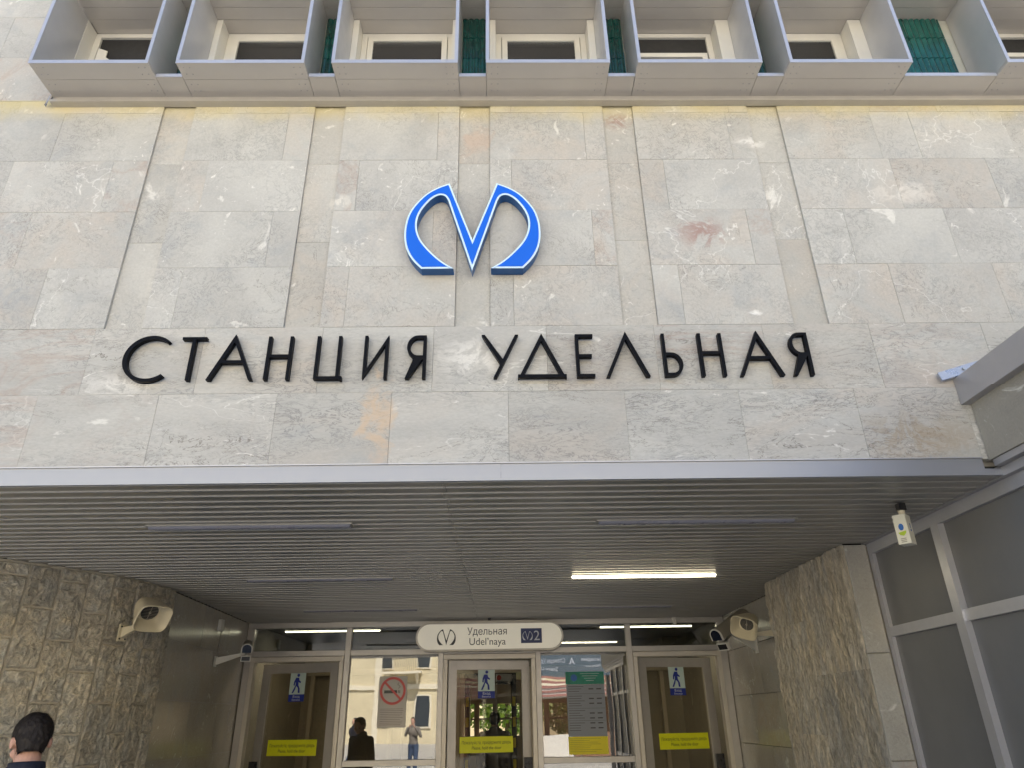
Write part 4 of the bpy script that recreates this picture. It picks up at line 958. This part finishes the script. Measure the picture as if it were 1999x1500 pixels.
b = MB(); b.prism([(.006*math.cos(t)+.004, .006*math.sin(t)-.004) for t in [2*math.pi*i/10 for i in range(10)]], lambda u, v, k: facept(rf, rt, ro, u, v, k)); b.prism([(.002, .006), (.006, .006), (.006, .03), (.002, .03)], lambda u, v, k: facept(rf, rt, ro, u, v, k)); b.build('small_mark', M['logoblue'], hb)

# ================================================================== PEOPLE
def remesh_obj(mb, name, mat, par, vox, smooth_it=4):
    o = mb.build(name, mat, par); md_ = o.modifiers.new('r', 'REMESH'); md_.mode = 'VOXEL'; md_.voxel_size = vox; md_.use_smooth_shade = True
    s = o.modifiers.new('s', 'SMOOTH'); s.iterations = smooth_it; s.factor = .5
    bpy.context.view_layer.update(); dg = bpy.context.evaluated_depsgraph_get(); me = bpy.data.meshes.new_from_object(o.evaluated_get(dg)); o.modifiers.clear(); old = o.data; o.data = me; bpy.data.meshes.remove(old)
    if not me.materials: me.materials.append(mat)
    me.polygons.foreach_set('use_smooth', [True]*len(me.polygons)); return o
def limb(m, pts, n=14):       # pts: [(pos, radius)...] capsules chained
    for (p, r), (q, s) in zip(pts, pts[1:]):
        m.tube(p, q, r, s, n); m.ball(p, r, n); m.ball(q, s, n)
def person(label, loc, yaw, height=1.75, vox=.02, top='jacket', leg='trouser', hair='hair', stride=.25, arms='down', headyaw=0., group=None, headpitch=0.):
    t = thing('person', label, 'person', loc, group); K = height/1.75
    Rz = Matrix.Rotation(yaw, 3, 'Z'); L0 = Vector(loc)
    def W(x, y, z): return L0+Rz @ (Vector((x, y, z))*K)
    hipL, hipR = (-.09, 0, .90), (.09, 0, .90)
    legs = [((-.09, 0, .90), (-.095, -stride*.55, .49), (-.095, -stride, .085), -1), ((.09, 0, .90), (.095, stride*.35+.03, .49), (.095, stride*.7, .085+.02), 1)]
    sh = 1.43
    if arms == 'down': A = [((-.19, 0, sh), (-.235, .03, 1.14), (-.235, -.08, .90)), ((.19, 0, sh), (.235, .02, 1.14), (.235, -.10, .90))]
    elif arms == 'raised': A = [((-.19, 0, sh), (-.27, -.12, 1.22), (-.10, -.30, 1.48)), ((.19, 0, sh), (.27, -.12, 1.22), (.10, -.30, 1.48))]
    HR = Matrix.Rotation(headyaw, 3, 'Z') @ Matrix.Rotation(headpitch, 3, 'X')
    HC = Vector((0, -.015, 1.50))       # pivot at neck
    def Hd(x, y, z): v = HC+HR @ (Vector((x, y, z))-HC); return W(*v)
    m = MB()                    # body: one continuous skin surface; faces -Y
    for h, k, a, s in legs: limb(m, [(W(*h), .08*K), (W(*k), .052*K), (W(*a), .036*K)]); limb(m, [(W(a[0], a[1]+.03, .045), .035*K), (W(a[0], a[1]-.13, .035), .028*K)])
    m.ball(W(0, 0, .95), .15*K, 16, (1.05, .75, .8)); m.ball(W(0, .0, 1.12), .14*K, 16, (1, .75, 1.2)); m.ball(W(0, .0, 1.32), .165*K, 16, (1.05, .68, .95))
    limb(m, [(W(-.16, 0, sh), .055*K), (W(0, .01, 1.46), .07*K), (W(.16, 0, sh), .055*K)])
    for s_, e_, h_ in A:
        limb(m, [(W(*s_), .052*K), (W(*e_), .038*K), (W(*h_), .026*K)])
        hd = (Vector(h_)-Vector(e_)).normalized(); pc = Vector(h_)+hd*.05; m.tube(W(*h_), W(*(pc+hd*.03)), .024*K, .032*K, 10)
        sidev = Vector((0, 1, 0)) if arms == 'down' else Vector((1, 0, 0))
        for j in range(4):
            o = (j-1.5)*.02; ln = (.075, .085, .08, .062)[j]; p = pc+hd*.025+sidev*o; q = p+hd*ln*.55; r_ = q+hd*ln*.4+Vector((0, -.015, -.01)) if arms == 'down' else q+hd*ln*.4
            limb(m, [(W(*p), .0095*K), (W(*q), .0088*K), (W(*r_), .008*K)], 8)
        tb = pc-hd*.01-sidev*.03; limb(m, [(W(*tb), .011*K), (W(*(tb-sidev*.02+hd*.03)), .010*K), (W(*(tb-sidev*.018+hd*.055)), .009*K)], 8)
    m.tube(Hd(0, .01, 1.43), Hd(0, .0, 1.58), .062*K, .055*K, 16)
    # head: cranium, jaw, nose, brow, lips, chin, ears
    e = MB()
    def hball(c, r, s): # oriented ellipsoid
        n = 16
        for_v = []; fs = []; mm = n//2
        for i in range(mm+1):
            for j in range(n):
                a_, p_ = math.pi*i/mm, 2*math.pi*j/n
                for_v.append(Hd(c[0]+r*s[0]*math.sin(a_)*math.cos(p_), c[1]+r*s[1]*math.sin(a_)*math.sin(p_), c[2]+r*s[2]*math.cos(a_)))
        for i in range(mm):
            for j in range(n): fs.append((i*n+j, (i+1)*n+j, (i+1)*n+(j+1) % n, i*n+(j+1) % n))
        m.add(for_v, fs)
    hball((0, -.005, 1.665), .1, (.76, .96, .88)); hball((0, -.035, 1.60), .07, (.85, .95, 1.0)); hball((0, -.085, 1.562), .022, (1.2, .8, .8))
    hball((0, -.105, 1.625), .016, (.75, 1.2, 1.0)); hball((0, -.098, 1.648), .012, (.7, 1., 2.)); hball((0, -.092, 1.675), .03, (1.6, .5, .35)); hball((0, -.096, 1.592), .014, (1.6, .6, .55))
    for s_ in (-1, 1): hball((s_*.078, .012, 1.632), .026, (.42, .72, 1.15)); hball((s_*.045, -.075, 1.615), .025, (1, .7, 1))
    body = remesh_obj(m, 'body', M['skin'], t, vox if vox > .012 else .0065)
    ey_ = MB(); [ey_.ball(Hd(s_*.031, -.083, 1.645), .0115*K, 8) for s_ in (-1, 1)]; ey_.build('eyes', M['badgewhite'], t, smooth=True)
    # hair
    m = MB(); n = 20; vs = []
    for (c, r, s) in (((0, .012, 1.678), .1, (.84, 1.0, .90)), ((0, .052, 1.640), .07, (1.0, .78, 1.12)), ((0, .045, 1.60), .06, (1.0, .78, .9))):
        fs = []; o_ = []
        for i in range(n//2+1):
            for j in range(n):
                a_, p_ = 2*math.pi*i/n, 2*math.pi*j/n; o_.append(Hd(c[0]+r*s[0]*math.sin(a_)*math.cos(p_), c[1]+r*s[1]*math.sin(a_)*math.sin(p_), c[2]+r*s[2]*math.cos(a_)))
        for i in range(n//2):
            for j in range(n): fs.append((i*n+j, (i+1)*n+j, (i+1)*n+(j+1) % n, i*n+(j+1) % n))
        m.add(o_, fs)
    hr = remesh_obj(m, 'hair', M[hair], t, min(vox, .006) if vox < .012 else vox*.7)
    me = hr.data                                            # carve: pull hair inside the skull over face and ears; ruffle the rest
    invR = Rz.inverted(); iH = HR.inverted()
    for v in me.vertices:
        p = invR @ (v.co)/K; p = HC+iH @ (p-HC)
        face = p.y < -.045 and p.z < 1.715
        ear = abs(p.x) > .05 and p.y < .035 and p.z < 1.655
        nape = p.z < 1.575
        if face or ear or nape: v.co += (L0+Rz @ ((HC+HR @ (Vector((0, 0, 1.64))-HC))*K)-L0-v.co)*.28
        else: v.co += (v.co-(Rz @ ((HC+HR @ (Vector((0, 0, 1.65))-HC))*K))).normalized()*.004*noise.noise(v.co*70)
    if vox < .012:                                          # strands of short hair lying back and down over the cap
        rn = random.Random(5); sv = []; sf_ = []; polys = list(me.polygons)
        for _ in range(9000):
            pl = rn.choice(polys); c = me.vertices[pl.vertices[0]].co.copy(); n_ = pl.normal
            pin = HC+iH @ (invR @ c/K-HC)
            if (pin.y < -.045 and pin.z < 1.715) or (abs(pin.x) > .05 and pin.y < .035 and pin.z < 1.65) or pin.z < 1.572: continue
            fl_ = Rz @ (HR @ Vector((rn.uniform(-.35, .35), .35, -1))); tdir = (fl_-n_*fl_.dot(n_)).normalized()*rn.uniform(.010, .020)+n_*rn.uniform(.0015, .0045)
            sd2 = tdir.cross(n_).normalized()*.0007; o_ = len(sv); sv += [L0+c-sd2, L0+c+sd2, L0+c+tdir]; sf_.append((o_, o_+1, o_+2))
        MB().add(sv, sf_).build('hair_strands', M[hair], t, kind='stuff')
    # clothes
    m = MB(); m.ball(W(0, 0, .98), .165*K, 16, (1.05, .78, .75)); m.ball(W(0, .0, 1.12), .158*K, 16, (1, .78, 1.2)); m.ball(W(0, .0, 1.32), .180*K, 16, (1.08, .72, .95))
    limb(m, [(W(-.17, 0, sh-.01), .066*K), (W(0, .012, 1.455), .080*K), (W(.17, 0, sh-.01), .066*K)])
    for s_, e_, h_ in A: w_ = Vector(e_)+(Vector(h_)-Vector(e_))*.9; limb(m, [(W(*s_), .066*K), (W(*e_), .052*K), (W(*w_), .038*K)])
    m.tube(W(0, .010, 1.46), W(0, .004, 1.555), .092*K, .076*K, 18)
    remesh_obj(m, 'jacket', M[top], t, vox if vox > .012 else .009)
    m = MB()
    for h, k, a, s in legs: limb(m, [(W(*h), .098*K), (W(*k), .07*K), (W(a[0], a[1]+.005, .12), .055*K)])
    m.ball(W(0, 0, .93), .155*K, 16, (1.08, .8, .75)); remesh_obj(m, 'trousers', M[leg], t, vox if vox > .012 else .012)
    for h, k, a, s in legs:
        m = MB(); limb(m, [(W(a[0], a[1]+.035, .05), .046*K), (W(a[0], a[1]-.15, .04), .038*K)]); remesh_obj(m, 'shoe', M['shoe'], t, max(.009, vox*.6))
    return t
person('dark-haired man in a navy jacket seen from behind at the lower left', (-2.175, .65, 0), math.radians(215), 1.695, .009, headyaw=math.radians(3), headpitch=math.radians(20))
person('person in a grey jacket walking into the lobby behind the middle door', (-.13, 8.9, 0), math.radians(178), 1.74, .02, top='greycloth')
person('person in a white shirt and jeans walking across the sunny street', (-6.0, -12.6, 0), math.radians(70), 1.72, .03, top='whitecloth', leg='trouser', stride=.36, group='people out on the street')
person('person in a dark jacket and jeans walking behind another on the sunny street', (-5.0, -13.6, 0), math.radians(250), 1.75, .03, top='jacket', leg='jeans', stride=.33, group='people out on the street')
person('person with raised arms taking a picture on the sunny street', (-2.95, -13.0, 0), math.radians(180), 1.75, .025, top='greycloth', leg='jeans', arms='raised', stride=.05, group='people out on the street')

# ================================================================== ACROSS THE STREET (seen in the window reflections)
ob = thing('apartment_house', 'sunlit cream plaster house with balcony across the street', 'building', (0, -49, 0))
MB().box(-60, 60, -60, -49, 0, 19).build('wall', M['plaster'], ob)
MB().box(-60.3, 60.3, -60, -48.6, 19, 19.5).build('cornice', M['plaster2'], ob); MB().box(-60, 60, -49, -48.86, 3.9, 4.25).build('string_course', M['plaster2'], ob)
k = 0
for fl, z0 in enumerate((1.2, 5.4, 9.2, 13.)):
    for i in range(-7, 7):
        x = -6.4+i*3.6+(.4 if i % 2 else 0)
        if abs(x) > 40: continue
        fr = MB().box(x-.62, x+.62, -49.0, -48.9, z0, z0+2.3).build('window', M['plaster2'], ob, origin=(x, -49, z0+1)); MB().box(x-.48, x+.48, -48.9, -48.88, z0+.12, z0+2.18).build('pane', M['street'], fr)
for xb, zb in ((-8.1, 5.0), (-8.1, 8.8), (7, 5.0), (18, 5.0)):
    bl = MB().box(xb-1.6, xb+1.6, -49, -47.6, zb, zb+.18).build('balcony', M['plaster2'], ob, origin=(xb, -48, zb))
    r = MB(); r.box(xb-1.6, xb+1.6, -47.65, -47.6, zb+1.1, zb+1.16)
    for j in range(22): r.box(xb-1.58+j*.15, xb-1.55+j*.15, -47.64, -47.61, zb+.18, zb+1.1)
    r.build('railing', M['charcoal'], bl)
    MB().prism([(0, 0), (-1.2, 0), (0, -.8)], lambda u, v, k, xb=xb, zb=zb: (xb-1.3+k*.2, -49-u, zb+v)).build('bracket', M['plaster2'], bl); MB().prism([(0, 0), (-1.2, 0), (0, -.8)], lambda u, v, k, xb=xb, zb=zb: (xb+1.1+k*.2, -49-u, zb+v)).build('bracket', M['plaster2'], bl)
for x in (-13.5, -10.4, -3.2, 3): MB().box(x, x+.5, -49, -48.85, 0, 19).build('pilaster', M['plaster2'], ob)
ki = thing('street_kiosk', 'street kiosk with red striped awning and brown posts', 'kiosk', (5, -24, 0))
MB().box(1.2, 9.5, -28, -24, 2.6, 3.1).build('roof', M['awn'], ki); MB().box(1.4, 9.3, -28, -27.6, 0, 2.6).build('back_wall', M['wood'], ki)
for x in (1.5, 3.4, 5.5, 7.3, 9.1): MB().box(x, x+.28, -24.4, -24.1, 0, 2.6).build('post', M['wood'], ki)
MB().box(1.6, 3.3, -24.5, -24.3, 0, .9).build('counter', M['awn'], ki); MB().box(3.8, 5.4, -24.6, -24.3, 0, 1.0).build('counter', M['wood'], ki)
for k in range(5): MB().box(1.2, 9.5, -23.99, -23.95, 2.62+k*.19, 2.72+k*.19).build('awning_stripe', M['stripe'], ki)
sg = thing('street_direction_sign', 'slate direction sign with white wording over the street', 'sign', (2.2, -12, 0))
MB().box(.2, 3.75, -12.06, -12, 2.88, 3.56).build('panel', M['slate'], sg); MB().box(.35, .47, -12.2, -12.08, 0, 3.4).build('post', M['charcoal'], sg); MB().box(3.4, 3.52, -12.2, -12.08, 0, 3.4).build('post', M['charcoal'], sg)
ux = (-1, 0, 0)
for s, x, z, wd_, hh in (('Станция Удельная', 1.42, 3.32, 1.25, .20), ("Station Udel'naya", 1.30, 3.08, 1.05, .16), ('A', 2.28, 3.30, .18, .28), ('Зона ожидания', 2.95, 3.36, .72, .14), ('Waiting zone', 2.95, 3.18, .52, .11)):
    v, f = text_mesh(s, hh, (x, -11.995, z), ux, (0, 0, 1), width=wd_, bold=.004); MB().add(v, f).build('wording', M['badgewhite'], sg)
MB().prism([(3.55, 3.18), (3.50, 3.18), (3.50, 3.36), (3.44, 3.30), (3.44, 3.36), (3.525, 3.46), (3.61, 3.36), (3.61, 3.30), (3.55, 3.36)], lambda u, v, k: (u, -11.99 if k == 0 else -11.998, v)).build('arrow', M['badgewhite'], sg)
# trees behind the station, seen as green light through the far lobby windows
def tree(x, y, h, s, label):
    t = thing('tree', label, 'tree', (x, y, 0), 'trees behind the station'); m = MB(); m.tube((x, y, -.05), (x, y, h*.5), .16, .1, 8)
    for j in range(5): a = j*1.3; m.tube((x, y, h*.4), (x+math.cos(a)*h*.25, y+math.sin(a)*h*.25, h*.75), .06, .02, 5)
    m.build('trunk', M['bark'], t); m = MB(); rn = random.Random(s)
    for j in range(2200):
        while True:
            p = Vector((rn.uniform(-1, 1), rn.uniform(-1, 1), rn.uniform(-1, 1)))
            if .25 < p.length < 1: break
        p = Vector((x+p.x*h*.36, y+p.y*h*.36, h*.52+p.z*h*.42)); a = Vector((rn.uniform(-1, 1), rn.uniform(-1, 1), rn.uniform(-1, 1))).normalized()*.16; b_ = a.orthogonal().normalized()*.1; m.add([p-a, p+b_, p+a, p-b_], [(0, 1, 2, 3)])
    m.build('crown', M['leaf'], t)
for i, x in enumerate((-6.5, -3, .2, 3.6)): tree(x, 31+i % 2*2, 4.6+.5*(i % 3), i, ('leftmost bushy tree behind the lobby windows', 'second bushy tree from the left behind the lobby windows', 'third bushy tree from the left behind the lobby windows', 'rightmost bushy tree behind the lobby windows')[i])
sc.render.engine = 'CYCLES'
